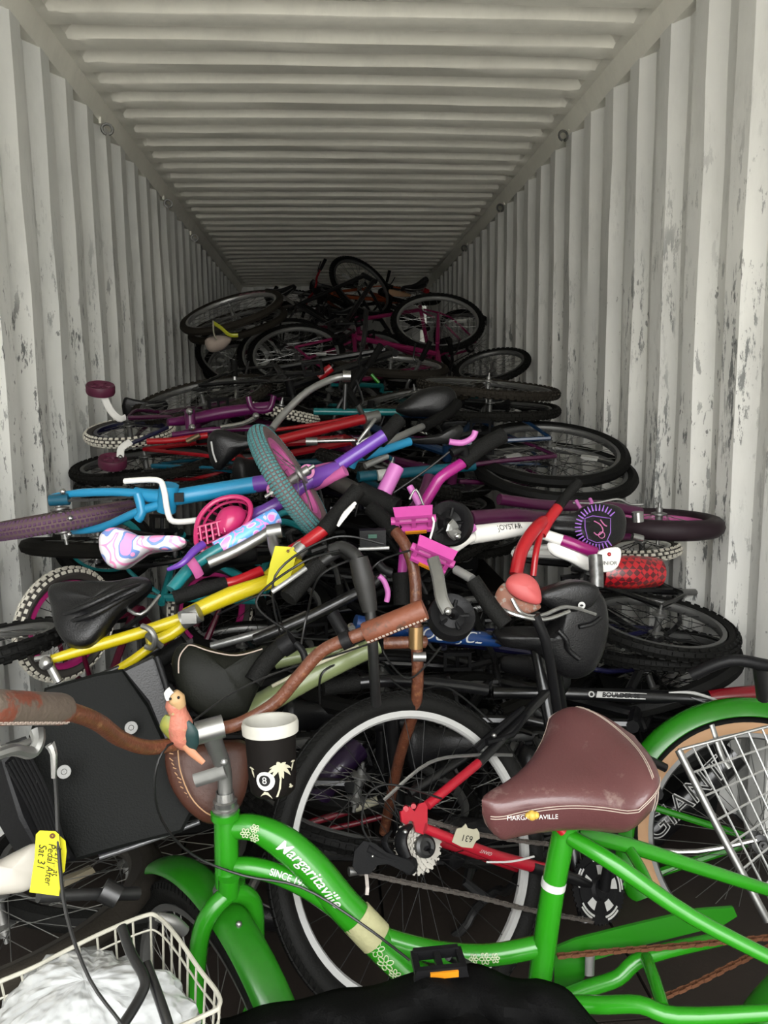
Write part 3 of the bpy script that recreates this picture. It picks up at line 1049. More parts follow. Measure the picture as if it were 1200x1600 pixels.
g.lathe([(.0001, -.036), (.026, -.036), (.026, .036), (.0001, .036)], 18, bbm)
g.build('frame', green, gb)
# front end turned away from the doorway
crown = Q(357, 1412, 1.275)
fwd = V((-.60, .80, 0)).normalized()
upv = (V((0, 0, 1)) + fwd * -.12).normalized()
lat = upv.cross(fwd).normalized()
FM = Matrix((fwd, lat, upv)).transposed().to_4x4()
FM.translation = crown
axl = crown - upv * .375 + fwd * .055
g = G()
g.tube([crown + upv * .02, crown + upv * .055], .019, 12)
for s in (-1, 1):
    g.tube([crown + upv * .022, crown + upv * .005 + lat * s * .030, crown - upv * .03 + lat * s * .052, crown - upv * .10 + lat * s * .060, crown - upv * .22 + lat * s * .062 + fwd * .0, axl + lat * s * .062], [.0165, .017, .0165, .0155, .013, .010], 12, 5)
g.build('fork', green, gb)
g = G()
wm = frame(axl, lat, fwd)                     # local x forward, z lateral, y = -up or up
ysg = 1 if (wm.to_3x3() @ V((0, 1, 0))).dot(upv) > 0 else -1
def arc_fender(g, m, rad, w, a0, a1, th=.0022, n=40, dp=.016):
    pr = []
    for i in range(9):
        t = -1 + i / 4
        pr.append((rad - dp * t * t * abs(t) ** .4, w / 2 * math.sin(t * 1.45) / math.sin(1.45)))
    pr2 = [(a - th, b * .96) for a, b in pr[::-1]]
    g.lathe(pr + pr2, n, m, True, a0, a1)
arc_fender(g, wm, .374, .070, 60 * ysg, 172 * ysg)
ff = g.build('front_fender', green2, gb)
g = G()
p = crown - upv * .022 - lat * .0 - fwd * .03
g.ball(p + lat * .0 - fwd * .006, .006, 10)
g.tube([p, p - upv * .025 - fwd * .008], .003, 6)
g.build('fender_bolt', chrome, ff)
w = wheel(gb, wm, .335, .026, 'street', rubber, rubber, rimdull, 36, lod=False, name='wheel')
# crown rings
g = G()
hb0 = Q(355, 1390, 1.285)
g.lathe([(.016, -.010), (.024, -.010), (.0255, -.004), (.022, 0), (.0255, .004), (.021, .010), (.016, .010)], 20, Matrix.Translation(hb0), True)
g.build('lower_headset', chrome, gb)
g = G()
ht0 = Q(352, 1258, 1.30)
g.lathe([(.014, -.014), (.023, -.014), (.024, -.004), (.020, -.002), (.0215, .010), (.017, .012), (.016, .026), (.014, .026)], 20, Matrix.Translation(ht0), True)
g.build('upper_headset', chrome, gb)
stem = g = G()
g.tube(qs([(352, 1256, 1.30), (351, 1215, 1.30), (346, 1190, 1.295), (336, 1165, 1.28), (328, 1140, 1.268)]), [.0125, .013, .0145, .0155, .018], 14, 4)
cl = Q(328, 1140, 1.268)
g.tube([cl + V((-.022, -.006, -.003)), cl + V((.022, .006, .003))], .0195, 16)
g.ball(Q(350, 1190, 1.282), .008, 10)
g.build('stem', alu, gb)
bar = [(0, 1110, .80), (95, 1110, .90), (150, 1127, .99), (190, 1155, 1.09), (235, 1168, 1.17), (290, 1158, 1.24), (328, 1142, 1.268), (375, 1130, 1.29), (430, 1098, 1.30), (468, 1055, 1.30), (505, 1016, 1.295), (560, 992, 1.285), (660, 953, 1.27)]
hb = G().tube(qs(bar), .0115, 12, 6).build('handlebar', barb, gb)
def leather_grip(a, b, r, bm):
    g = G()
    pts = [a.lerp(b, t) for t in (0, .03, .3, .6, .95, 1)]
    g.tube(pts, [r * .96, r * 1.03, r, r, r * 1.02, r * .95], 18)
    o = g.build('grip', bm, hb)
    d = (b - a).normalized()
    f = (CAM - a)
    f = (f - d * f.dot(d)).normalized()
    sd_ = f.cross(d)
    g = G()
    for q in range(2):
        off = (f * math.cos(-.9) + sd_ * math.sin(-.9)) if q == 0 else (f * math.cos(-1.05) + sd_ * math.sin(-1.05))
        N = 16
        for i in range(N):
            p0, p1 = a.lerp(b, (i + .1) / N), a.lerp(b, (i + .75) / N)
            g.tube([p0 + off * (r * 1.01), p1 + off * (r * 1.01)], .0011, 5)
    g.build('stitching', thread, o)
    return o
leather_grip(Q(-25, 1105, .775), Q(98, 1108, .905), .0185, leatherw)
leather_grip(Q(570, 990, 1.283), Q(664, 952, 1.268), .0185, leather)
T('brake_lever', [(-20, 1185, .80), (20, 1172, .83), (48, 1176, .86), (60, 1160, .87), (58, 1142, .88)], [.006, .0065, .0075, .007, .009], alu, hb, 8)
g = G()
g.tube(qs([(534, 1003, 1.285), (548, 997, 1.283)]), .0155, 12)
g.build('clamp', blackp, hb)
T('cable', [(82, 1160, .87), (88, 1240, .87), (92, 1330, .86), (104, 1430, .85), (140, 1530, .84), (190, 1600, .82), (215, 1640, .82)], .0023, cablem, gb, 6)
T('cable', [(300, 1160, 1.24), (262, 1165, 1.19), (242, 1215, 1.17), (252, 1280, 1.20), (300, 1335, 1.24), (380, 1368, 1.26), (470, 1386, 1.245), (560, 1440, 1.215), (640, 1500, 1.20)], .0022, cablem, gb, 6)
T('cable', [(300, 1128, 1.25), (360, 1085, 1.30), (430, 1052, 1.33), (520, 1025, 1.33), (580, 1005, 1.33)], .002, cablem, gb, 6)
T('barrel_adjuster', [(78, 1163, .868), (84, 1178, .868), (84, 1215, .868)], [.006, .0042, .003], chrome, gb, 8, 2)

# tape patch, prints
g = G()
patch = [Q(556, 1432, 1.261), Q(588, 1466, 1.253)]
g.tube([patch[0], patch[0].lerp(patch[1], .5), patch[1]], [.0312, .0314, .0312], 18)
g.build('tape_patch', tape, gb)
letters('Margaritaville', .0270, on_tube([(388, 1293, 1.296)] + main[2:5] + [(562, 1440, 1.259)], .0305, .50, -.22, k=14), whiteink, gb, shear=.35, offset=.0003, width=1.02)
letters('SINCE 1977', .0155, on_tube(low, .0192, .50, -.02), whiteink, gb, width=.95, offset=.0003)
def flower(g, fn, cx, cy, r, n=6):
    for i in range(n):
        a = 2 * math.pi * i / n
        pts = []
        for j in range(9):
            b = 2 * math.pi * j / 8
            px, py = r * .6 + r * .40 * math.cos(b), r * .26 * math.sin(b)
            pts.append(fn(cx + px * math.cos(a) - py * math.sin(a), cy + px * math.sin(a) + py * math.cos(a), .0004))
        g.tube(pts, .0010, 4)
g = G()
fn = on_tube([(586, 1463, 1.2545), (612, 1492, 1.245), (650, 1525, 1.235)], .0290, 0, -.3)
for cx, cy, r in ((.010, -.004, .014), (.036, -.010, .015), (.060, -.014, .011), (.075, -.02, .010)):
    flower(g, fn, cx, cy, r)
g.build('floral_print', lime, gb)
g = G()
fn = on_tube([(362, 1292, 1.30), (400, 1294, 1.295), (445, 1318, 1.285)], .0245, 0, -.3)
for cx, cy, r in ((.030, -.004, .009), (.048, -.010, .009), (.044, .006, .007)):
    flower(g, fn, cx, cy, r)
g.build('floral_print', lime, gb)
g = G()
fn2 = on_tube([(600, 1466, 1.25), (640, 1478, 1.245), (700, 1490, 1.235), (770, 1492, 1.225), (845, 1478, 1.215)], .0188, .5, -.2)
for cx, r in ((.02, .008), (.04, .010), (.058, .008)):
    flower(g, fn2, cx, -.002, r)
g.build('floral_print', lime, gb)
g = G()
g.tube([Q(866, 1375, 1.213), Q(864, 1386, 1.213)], .0212, 16)
sb = g.build('seat_tube_band', whiteink, gb)
T('reflector_band', [(842, 1535, 1.19), (838, 1560, 1.185)], .0115, material('brassy_badge', (0.5, 0.33, 0.16), rough=.3, metal=.6, var=.5, vscale=120), gb)
# chain guard, chain, rear fender and wheel
g = G()
out = [(866, 1482), (900, 1468), (980, 1448), (1090, 1422), (1146, 1418), (1152, 1432), (1130, 1446), (1010, 1476), (930, 1500), (905, 1540), (905, 1572), (866, 1572)]
a = [Q(u, v, 1.265) for u, v in out]
b_ = [p + V((0, .006, 0)) for p in a]
n = len(a)
g.add(a + b_, [tuple(range(n - 1, -1, -1)), tuple(range(n, 2 * n))] + [(i, (i + 1) % n, n + (i + 1) % n, n + i) for i in range(n)])
cg = g.build('chain_guard', green2, gb, smooth=20)
T('bracket', [(922, 1490, 1.25), (921, 1524, 1.245)], .009, alu, cg, sq=(1, .4))
def chain(name, pts, parent, mat, r=.004, step=.0127):
    pth, _ = smooth_path(qs(pts), 12)
    g = G()
    acc = 0
    last = pth[0]
    i = 0
    pos = [last]
    for p in pth[1:]:
        while (p - last).length >= step:
            last = last + (p - last).normalized() * step
            pos.append(last)
    for a_, b_ in zip(pos, pos[1:]):
        i += 1
        d = (b_ - a_).normalized()
        sd_ = d.cross(V((0, 1, 0))).normalized()
        nn = sd_.cross(d)
        w_ = .0042 if i % 2 else .0026
        for s in (-1, 1):
            m = Matrix((d, sd_, nn)).transposed().to_4x4()
            m.translation = (a_ + b_) / 2 + nn * s * w_
            g.box((0, 0, 0), (step * 1.05, r * 1.7, .0012), m)
        g.tube([a_ + nn * .005, a_ - nn * .005], r * .55, 5)
    o = g.build(name, mat, parent, smooth=0)
    o['kind'] = 'stuff'
    return o
chain('chain', [(872, 1494, 1.245), (960, 1486, 1.245), (1060, 1478, 1.245), (1230, 1462, 1.245)], gb, rust)
chain('chain', [(1000, 1572, 1.245), (1080, 1540, 1.245), (1150, 1505, 1.245), (1240, 1462, 1.245)], gb, rust)
rax = Q(1462, 1740, 1.10)
rwm = frame(rax, V((.12, 1, .0)), V((1, 0, 0)))
wheel(gb, rwm, .335, .027, 'street', tan, rubber, rimm, 36, lod=False, name='wheel')
g = G()
arc_fender(g, rwm, .372, .072, 165, 255)
g.build('rear_fender', green2, gb)
# left pedal with amber reflector
g = G()
pc = Q(685, 1503, 1.10)
pm = frame(pc, V((0, 0, 1)), V((1, .05, 0)))
g.box((0, .022, 0), (.080, .010, .016), pm, .9)
g.box((0, -.022, 0), (.086, .010, .018), pm, .9)
for x_ in (-.036, 0, .036):
    g.box((x_, 0, 0), (.010, .046, .012), pm)
pd_ = g.build('pedal', blackp, gb, smooth=0)
g = G()
g.box((.004, -.0280, .0), (.044, .004, .010), pm)
g.build('pedal_reflector', rf_a, pd_, smooth=0)
T('pedal_axle', [(700, 1495, 1.12), (720, 1505, 1.17)], .006, steel, pd_)
T('crank_arm', [(722, 1506, 1.168), (838, 1572, 1.172)], .010, steel, gb)
T('seatpost', [(880, 1230, 1.215), (884, 1285, 1.215)], .0145, alu, gb)

# saddle
def cruiser_saddle(parent, m, L=.290, W=.270, mat=saddleb):
    ns, nc = 36, 40
    def hw(t):
        if t < .30:
            k = t / .30
            return W / 2 * (1 - (1 - k) ** 2.4) ** .5 * 1.0
        k = (t - .30) / .70
        w = W / 2 * ((1 - k) ** 1.9) * (1 - .12 * math.sin(math.pi * k)) + .027 * k ** .5
        if k > .82:
            w *= math.sqrt(max(.0, 1 - ((k - .82) / .18) ** 2))
        return max(w, .0005)
    def topz(t):
        return .030 * (1 - t) ** 1.0 + .016 * math.sin(math.pi * min(1, t / .35)) * (1 if t < .35 else 0) + .010 * math.cos(t * 3.1)
    def fn(a, b):
        t = a
        w = hw(t)
        x = (t - .42) * L
        ang = 2 * math.pi * b
        c_, s_ = math.cos(ang), math.sin(ang)
        dp = (.056 + .030 * (1 - t)) * (math.sqrt(max(0, (1 - t) / .10)) if t > .90 else 1)
        if s_ >= 0:                            # top: flat crown with soft edges
            y = w * math.copysign(abs(c_) ** .8, c_)
            z = topz(t) + .026 * (s_ ** .9) * (1 - .3 * math.exp(-(y / (.25 * W)) ** 2) * (1 - t))
        else:                                  # skirt leaning inwards
            y = w * math.copysign(abs(c_) ** .45, c_) * (1 - .02 * abs(s_))
            z = topz(t) - dp * abs(s_) ** .9
        return m @ V((x, y, z))
    g = G()
    g.grid(fn, ns, nc, False, True)
    o = g.build('saddle', mat, parent, smooth=70)
    g = G()
    for q in (-.0024, .0024):
        for sgn in (0, 1):
            pts = []
            for i in range(1, 46):
                t = .06 + .935 * i / 46
                w = hw(t)
                p = m @ V(((t - .42) * L, (w + .0006) * (1 if sgn else -1), topz(t) + q))
                pts.append(p)
            g.tube(pts, .0009, 5)
    for t_ in (-.0025, .0025):                 # seam down the near back flank
        g.tube([m @ V(((.17 - .42) * L + t_, (hw(.17) + .001) * s2, topz(.17) - dz)) for s2, dz in ((1, 0), (.995, .018), (.95, .040))], .0009, 5, 3)
    # curved seam across the back of the top
    for q in (0, .0045):
        pts = []
        for i in range(17):
            yy = -1 + 2 * i / 16
            t = .17 - .10 * (1 - yy * yy) + q * 3
            a_ = math.acos(max(-1, min(1, math.copysign(abs(yy) ** 1.25, yy)))) / (2 * math.pi)
            # evaluate surface
            tt = t
            pts.append(fn(tt, a_) + (m.to_3x3() @ V((0, 0, .0008))))
        g.tube(pts, .0009, 5)
    g.build('stitching', thread, o)
    return o
sc = Q(894, 1222, 1.215)
xx = V((-1, -.24, -.10)).normalized()
zz = V((-.02, -.16, 1))
zz = (zz - xx * zz.dot(xx)).normalized()
SM = Matrix((xx, zz.cross(xx), zz)).transposed().to_4x4()
SM.translation = sc
sdl = cruiser_saddle(gb, SM)
ysd = 1 if (SM.to_3x3() @ V((0, 1, 0))).y < 0 else -1
def skirt(a, b, t):
    return SM @ V((.085 - a, ysd * (.0345 + .0012 - a * .35 - (0 if a > 0 else a * .1)) + t * ysd, .004 + b))
letters('MARGARITAVILLE', .0105, lambda a, b, t: Q(832, 1277, 1.120) + V((a, a * .05, -a * .05)) + CU * b - V((0, .001, 0)), whiteink, sdl)
g = G()
for dx, s_, mt in ((0, .008, 0), (.006, .006, 0), (-.006, .005, 0)):
    g.ball(Q(831, 1275, 1.122) + V((dx, 0, .001)), s_, 10)
g.build('parrot_badge', material('badge_yellow', (0.8, 0.5, 0.08), rough=.5, var=.4, vscale=200), sdl)
T('seat_clamp', [(868, 1288, 1.19), (880, 1300, 1.188)], .008, redp, gb)

# ================================================================= parrot figure
pa = near(290, 1150, 1.215, 'parrot_figure', 'small salmon and green toy parrot perched on the brown handlebar', 'ornament')
T('body', [(272, 1090, 1.205), (273, 1100, 1.205), (278, 1113, 1.207), (280, 1130, 1.21), (284, 1150, 1.215), (292, 1166, 1.22)], [.008, .0155, .0145, .0215, .020, .010], material('salmon_resin', (0.72, 0.25, 0.17), rough=.55, var=.25, vscale=60, wear=.2, wcol=(.75, .6, .3), wscale=40, bump=.5, bscale=150), pa, 16, 5)
T('head', [(270, 1082, 1.20), (276, 1092, 1.20), (281, 1104, 1.202)], [.008, .0135, .010], material('tan_resin', (0.72, 0.46, 0.22), rough=.55, var=.15, vscale=80), pa, 14, 5)
T('beak', [(268, 1078, 1.192), (262, 1084, 1.19), (262, 1094, 1.19)], [.006, .006, .0025], white, pa, 10, 4)
T('wing', [(264, 1118, 1.20), (262, 1134, 1.20), (272, 1150, 1.205), (292, 1172, 1.21)], [.006, .013, .010, .003], material('green_yellow_wing', (0.55, 0.42, 0.03), rough=.5, col2=(.02, .22, .10), var=.1, vscale=45), pa, 12, 5, sq=(1, .5))
T('wing', [(290, 1128, 1.20), (298, 1145, 1.20), (300, 1162, 1.205), (300, 1176, 1.21)], [.006, .012, .011, .004], material('dark_teal_wing', (0.02, 0.06, 0.06), rough=.5), pa, 12, 5, sq=(1, .5))
T('tail', [(286, 1160, 1.205), (300, 1176, 1.205), (318, 1192, 1.205)], [.008, .007, .0045], material('orange_tail', (0.75, 0.33, 0.18), rough=.5), pa, 10, 4, sq=(1, .5))
g = G()
for p in ((279, 1090), (266, 1092)):
    g.ball(Q(p[0], p[1], 1.188), .0022, 8)
g.build('eye', blackink, pa)

# ================================================================= cup holder
cp = near(424, 1190, 1.20, 'cup_holder', 'black cup holder with white rim, palm tree and eight ball print beside the silver stem', 'cup holder')
cbot, ctop = Q(427, 1238, 1.20), Q(421, 1134, 1.20)
axu = (ctop - cbot).normalized()
axu = (axu + V((0, .12, 0))).normalized()
CMx = frame(cbot, axu, (1, 0, 0))
hgt = (ctop - cbot).dot(axu)
g = G()
g.lathe([(.0005, .0), (.030, .0), (.036, .006), (.0385, .03), (.0415, hgt - .012), (.0385, hgt - .012), (.036, .03), (.032, .008), (.0005, .008)], 40, CMx)
g.build('body', material('black_print_fabric', (0.012, 0.010, 0.009), spec=.1, rough=.6, var=.2), cp)
g = G()
g.lathe([(.0405, hgt - .016), (.0455, hgt - .014), (.0462, hgt), (.044, hgt + .006), (.0405, hgt + .005), (.0385, hgt - .002), (.0372, .06), (.0350, .02), (.0340, .02), (.0362, .06)], 40, CMx, True)
g.build('rim', material('white_rim_plastic', (0.74, 0.72, 0.64), rough=.5, var=.12, vscale=30), cp)
front = (CAM - cbot)
front = (front - axu * front.dot(axu)).normalized()
rt_ = axu.cross(front)
def on_cyl(x, y, t):
    rr = .0385 + .0042 * (y - .03) / .06 + .0006
    a = x / .040
    return cbot + axu * y + (front * math.cos(a) + rt_ * math.sin(a)) * (rr + t)
g = G()
def fan(g, cx, cy, tips, w, fn, t=.0004):
    for (dx, dy) in tips:
        n = 7
        pl, pr_ = [], []
        for i in range(n):
            s = i / (n - 1)
            bx, by = cx + dx * s, cy + dy * s - .012 * s * s * (abs(dx) / .02 + .2)
            ww = w * math.sin(math.pi * (s * .9 + .08)) + .0003
            L_ = math.hypot(dx, dy)
            pl.append(fn(bx - dy / L_ * ww, by + dx / L_ * ww, t))
            pr_.append(fn(bx + dy / L_ * ww, by - dx / L_ * ww, t))
        g.add(pl + pr_, [(i, i + 1, n + i + 1, n + i) for i in range(n - 1)])
fan(g, .012, .052, [(-.022, .006), (-.016, .014), (-.004, .016), (.010, .016), (.022, .010), (.020, -.002), (-.014, -.004), (.006, -.012)], .0034, on_cyl)
pts = [(.010, .052), (.013, .035), (.011, .018), (.006, .006)]
for (x0, y0), (x1, y1) in zip(pts, pts[1:]):
    g.add([on_cyl(x0 - .0015, y0, .0004), on_cyl(x0 + .0015, y0, .0004), on_cyl(x1 + .0018, y1, .0004), on_cyl(x1 - .0018, y1, .0004)], [(0, 1, 2, 3)])
fan(g, -.012, .012, [(-.010, .004), (-.004, .008), (.005, .007), (.010, .001)], .0016, on_cyl)
fan(g, -.036, .05, [(-.006, .008), (.006, .006), (.004, -.008)], .0018, on_cyl)
fan(g, .038, .055, [(-.006, .008), (.006, .006), (-.004, -.008)], .0018, on_cyl)
fan(g, .034, .015, [(-.006, .008), (.006, .006), (-.004, .012)], .0018, on_cyl)
cream = material('cream_ink', (0.72, 0.68, 0.50), rough=.6)
g.build('palm_print', cream, cp, smooth=0)
def disc(g, cx, cy, r, fn, t, n=20, sy=1.0):
    g.add([fn(cx, cy, t)] + [fn(cx + r * math.cos(2 * math.pi * i / n), cy + r * sy * math.sin(2 * math.pi * i / n), t) for i in range(n)], [(0, i + 1, (i + 1) % n + 1) for i in range(n)])
g = G()
disc(g, -.012, .033, .0155, on_cyl, .0008)
g.build('ball_print', whiteink, cp, smooth=0)
g = G()
disc(g, -.013, .034, .0092, on_cyl, .0012)
g.build('ball_centre', blackink, cp, smooth=0)
letters('8', .016, lambda a, b, t: on_cyl(a - .013, b + .034, .0016), whiteink, cp)
g = G()
for zz_, aa in ((.055, 2.6), (.045, 2.6)):
    q_ = cbot + axu * zz_ + (front * math.cos(aa) + rt_ * math.sin(aa)) * .0365
    g.ball(q_, .0035, 8)
g.build('rivet', steel, cp)

# ================================================================= wide red and black mountain bike: the big rear wheel
mb = thing('mountain_bicycle', 'red and black mountain bicycle with large white-rimmed rear wheel behind the green cruiser', 'bicycle', (0.05, 1.6, 0))
hw_ = ell(650, 1328, 245, 214, 86, .335, -1)
wheel(mb, hw_, .335, .0265, 'street', rubber, rubber, rimwhite, 32, spoked, blackp, rh=.0165, lod=False, rimw=.011)
hc = hw_.translation
hn = hw_.to_3x3() @ V((0, 0, 1))
if hn.dot(CAM - hc) < 0:
    hn = -hn
hx = (P(900, 1400, 1.6) - hc)
hx = (hx - hn * hx.dot(hn)).normalized()
HW = frame(hc + hn * .045, hn, hx)
def HP(u, v, off=0.0):
    """pixel onto the plane of the big wheel, off metres towards the lens"""
    r = P(u, v, 1.0) - CAM
    c = hc + hn * off
    return CAM + r * ((c - CAM).dot(hn) / r.dot(hn))
# cassette
axc = HP(661, 1322, .045)
g = G()
M_ = frame(axc, hn, hx)
def cog(g, m, r, nt, z, th=.002, inner=.018):
    o = []
    for i in range(nt):
        a = 2 * math.pi * i / nt
        for da, rr in ((-.32, r - .004), (-.16, r), (.16, r), (.32, r - .004)):
            aa = a + da * 2 * math.pi / nt
            o.append((rr * math.cos(aa), rr * math.sin(aa)))
    n = len(o)
    vs = []
    for zz_ in (z - th / 2, z + th / 2):
        vs += [m @ V((x, y, zz_)) for x, y in o]
        vs += [m @ V((inner * math.cos(2 * math.pi * i / n), inner * math.sin(2 * math.pi * i / n), zz_)) for i in range(n)]
    fs = []
    for i in range(n):
        j = (i + 1) % n
        fs += [(2 * n + i, 2 * n + j, 3 * n + j, 3 * n + i), (i, n + i, n + j, j), (i, j, 2 * n + j, 2 * n + i)]
    g.add(vs, fs)
for i, (r, nt) in enumerate(((.058, 30), (.050, 24), (.044, 21), (.038, 18), (.032, 15), (.027, 13))):
    cog(g, M_, r, nt, -.022 + i * .005)
cs = g.build('cassette', material('silver_cog', (0.95, 0.90, 0.80), rough=.4, metal=.25, var=.2, vscale=40), mb, smooth=0)
g = G()
g.lathe([(.0005, .006), (.010, .006), (.010, .016), (.017, .017), (.023, .013), (.0235, .004), (.0235, -.01)], 24, M_)
g.build('lock_ring', steel, cs)
# red drop-out and stays
redf = paint('red_frame_paint', (0.62, 0.012, 0.035))
def hpoly(name, pts, off, th, mat, parent):
    a = [HP(u, v, off) for u, v in pts]
    b = [p - hn * th for p in a]
    n = len(a)
    return G().add(a + b, [tuple(range(n)), tuple(range(2 * n - 1, n - 1, -1))] + [(i, n + i, n + (i + 1) % n, (i + 1) % n) for i in range(n)]).build(name, mat, parent, smooth=20)
fr = G()
fr.tube([HP(668, 1258, .062), HP(748, 1192, .054)], .0105, 12)
fr.tube([HP(664, 1294, .062), HP(740, 1325, .060), HP(800, 1345, .055), HP(870, 1362, .045)], [.0100, .012, .013, .013], 12, 3)
fr.tube([HP(640, 1300, -.062), HP(880, 1380, -.045)], .010, 10)
frm = fr.build('frame', redf, mb)
hpoly('dropout', [(626, 1268), (634, 1264), (640, 1260), (648, 1268), (655, 1256), (668, 1252), (668, 1290), (662, 1304), (650, 1300), (646, 1284), (640, 1282), (636, 1290), (628, 1284)], .058, .006, redf, frm)
g = G()
g.tube([HP(634, 1264, .06), HP(634, 1262, .052)], .006, 10)
g.tube([HP(646, 1260, .06), HP(646, 1258, .052)], .0055, 10)
g.build('eyelet', redf, frm)
G().tube([HP(640, 1240, -.062), HP(800, 1135, -.04)], .010, 10).tube([HP(746, 1194, .054), HP(800, 1140, .035)], .0108, 12).tube([HP(780, 1158, .042), HP(800, 1140, .035), HP(862, 1072, 0)], .0122, 12).tube([HP(838, 1010, 0), HP(915, 1440, 0)], .016, 12).tube([HP(830, 1354, .052), HP(870, 1364, .045), HP(930, 1385, .02)], .0135, 12).build('seat_tube', blackpaint, frm)
# sticker 631 upside down
sk = G()
c0 = HP(730, 1308, .078)
xr = (HP(760, 1314, .078) - HP(700, 1302, .078)).normalized()
fs_ = on_plane(c0, xr, CU)
o = [(-.032, -.016), (-.030, .012), (-.018, .017), (-.012, .026), (-.004, .018), (.010, .018), (.018, .021), (.026, .014), (.031, .002), (.024, -.004), (.020, -.020), (-.006, -.022)]
n = len(o)
sk.add([fs_(x, y, 0) for x, y in o] + [fs_(x, y, -.002) for x, y in o], [tuple(range(n)), tuple(range(2 * n - 1, n - 1, -1))] + [(i, n + i, n + (i + 1) % n, (i + 1) % n) for i in range(n)])
stk = sk.build('sticker', material('cream_sticker', (0.72, 0.68, 0.50), rough=.7, var=.1), frm, smooth=0)
letters('631', .019, lambda a, b, t: fs_(-a + .0, -b - .002, .0008), blackink, stk)
letters('GIANT', .010, lambda a, b, t: on_plane(HP(760, 1332, .078), HP(790, 1342, .07) - HP(740, 1326, .07), CU)(-a, -b, t), whiteink, frm, shear=.3)
for q in ((-.006), (.004)):
    pass
T('frame_stripe', [(760, 1347, 1.43), (800, 1346, 1.43), (835, 1338, 1.43)], .0022, whiteink, frm, 6)
# derailleur
de = G()
de.tube([HP(642, 1290, .072), HP(630, 1300, .076), HP(626, 1318, .078), HP(634, 1340, .08)], [.008, .016, .018, .016], 12, 3, sq=(1, .6), up=hn)
de.tube([HP(612, 1298, .080), HP(600, 1316, .082), HP(612, 1336, .082)], [.004, .012, .010], 10, 3, sq=(1, .5), up=hn)
de.tube([HP(640, 1350, .08), HP(600, 1340, .085), HP(572, 1325, .085)], [.014, .010, .012], 10, 3)
de.lathe([(.0005, .004), (.012, .004), (.021, .002), (.021, -.002), (.012, -.004), (.0005, -.004)], 20, frame(HP(574, 1342, .082), hn))
de.lathe([(.0005, .004), (.012, .004), (.018, .002), (.018, -.002), (.012, -.004), (.0005, -.004)], 20, frame(HP(640, 1352, .07), hn))
dr = de.build('derailleur', blackp, mb)
hpoly('cage', [(551, 1352), (554, 1330), (568, 1314), (586, 1318), (604, 1332), (638, 1344), (650, 1354), (640, 1366), (606, 1350), (590, 1352), (578, 1366), (560, 1366)], .094, .003, blackp, dr)
g = G()
g.ball(HP(633, 1300, .088), .0055, 10)
g.ball(HP(582, 1338, .093), .003, 8)
g.build('bolt', chrome, dr)
g = G()
cog(g, frame(HP(574, 1342, .08), hn, hx), .0195, 12, 0, .004, .006)
g.build('jockey_wheel', material('grey_nylon', (0.08, .08, .08), rough=.5), dr, smooth=0)
g = G()
g.tube([HP(545, 1362, .07), HP(575, 1358, .075), HP(585, 1352, .08)], [.009, .007, .006], 10, 2)
g.build('cable_anchor', alu, dr)
def hchain(name, pts, off, parent):
    global qs
    q0 = qs
    qs = lambda pp: [HP(u, v, off) for u, v in pp]
    chain(name, pts, parent, material('dark_chain', (0.40, 0.36, 0.32), rough=.4, metal=.7, var=.3, vscale=80))
    qs = q0
hchain('chain', [(556, 1362), (640, 1380), (740, 1400), (830, 1422), (930, 1440)], .055, mb)
hchain('chain', [(668, 1282), (740, 1302), (830, 1316), (880, 1320)], .045, mb)
hchain('chain', [(572, 1365), (574, 1385), (572, 1408)], .055, mb)
G().tube([HP(580, 1318, .08), HP(566, 1290, .08), HP(572, 1245, .08), HP(600, 1226, .085), HP(640, 1232, .085), HP(690, 1248, .07)], .0022, 6, 6).build('cable', cablem, mb)
# v-brake
g = G()
g.tube([HP(742, 1172, .03), HP(790, 1130, .035), HP(818, 1106, .03)], [.010, .009, .006], 8, 2)
g.tube([HP(760, 1160, .045), HP(800, 1148, .045), HP(822, 1118, .035)], [.008, .008, .005], 8, 2)
br = g.build('brake', blackp, mb)
G().ball(HP(772, 1149, .055), .006, 8).build('bolt', chrome, br)
G().tube([HP(600, 1250, .02), HP(670, 1192, .05), HP(740, 1180, .05), HP(800, 1180, .04)], .004, 6, 5).build('brake_pipe', alu, mb)
# crankset with white-marked chainring, seen under the green stays
ccp = HP(935, 1388, .03)
g = G()
M2 = frame(ccp, hn, hx)
cog(g, M2, .078, 42, 0, .003, .05)
g.lathe([(.0005, .012), (.020, .012), (.026, .006), (.045, .006), (.052, .004), (.058, .004), (.058, -.004), (.0005, -.004)], 36, M2)
crk = g.build('chainring', blackp, mb, smooth=30)
g = G()
for i in range(5):
    a = 2 * math.pi * i / 5 + .5
    for rr, w_ in ((.060, .36), (.0665, .28)):
        vs = []
        for j in range(7):
            b = a - w_ + 2 * w_ * j / 6
            vs += [M2 @ V(((rr - .002) * math.cos(b), (rr - .002) * math.sin(b), .0055)), M2 @ V(((rr + .0025) * math.cos(b), (rr + .0025) * math.sin(b), .0055))]
        g.add(vs, [(2 * j, 2 * j + 1, 2 * j + 3, 2 * j + 2) for j in range(6)])
    vs = []
    for rr in (.030, .050):
        for j in range(4):
            b = a - .25 + .5 * j / 3
            vs.append(M2 @ V((rr * math.cos(b), rr * math.sin(b), .0072)))
    g.add(vs, [(j, j + 1, j + 5, j + 4) for j in range(3)])
    g.build('white_marking', whiteink, crk, smooth=0)
    g = G()
G().ball(M2 @ V((0, 0, .014)), .008, 10).build('crank_bolt', chrome, crk)
g = G()
g.tube([ccp + hn * .02, ccp + hn * .022 + V((.02, 0, .17))], [.013, .010], 10)
g.build('crank_arm', blackp, crk)

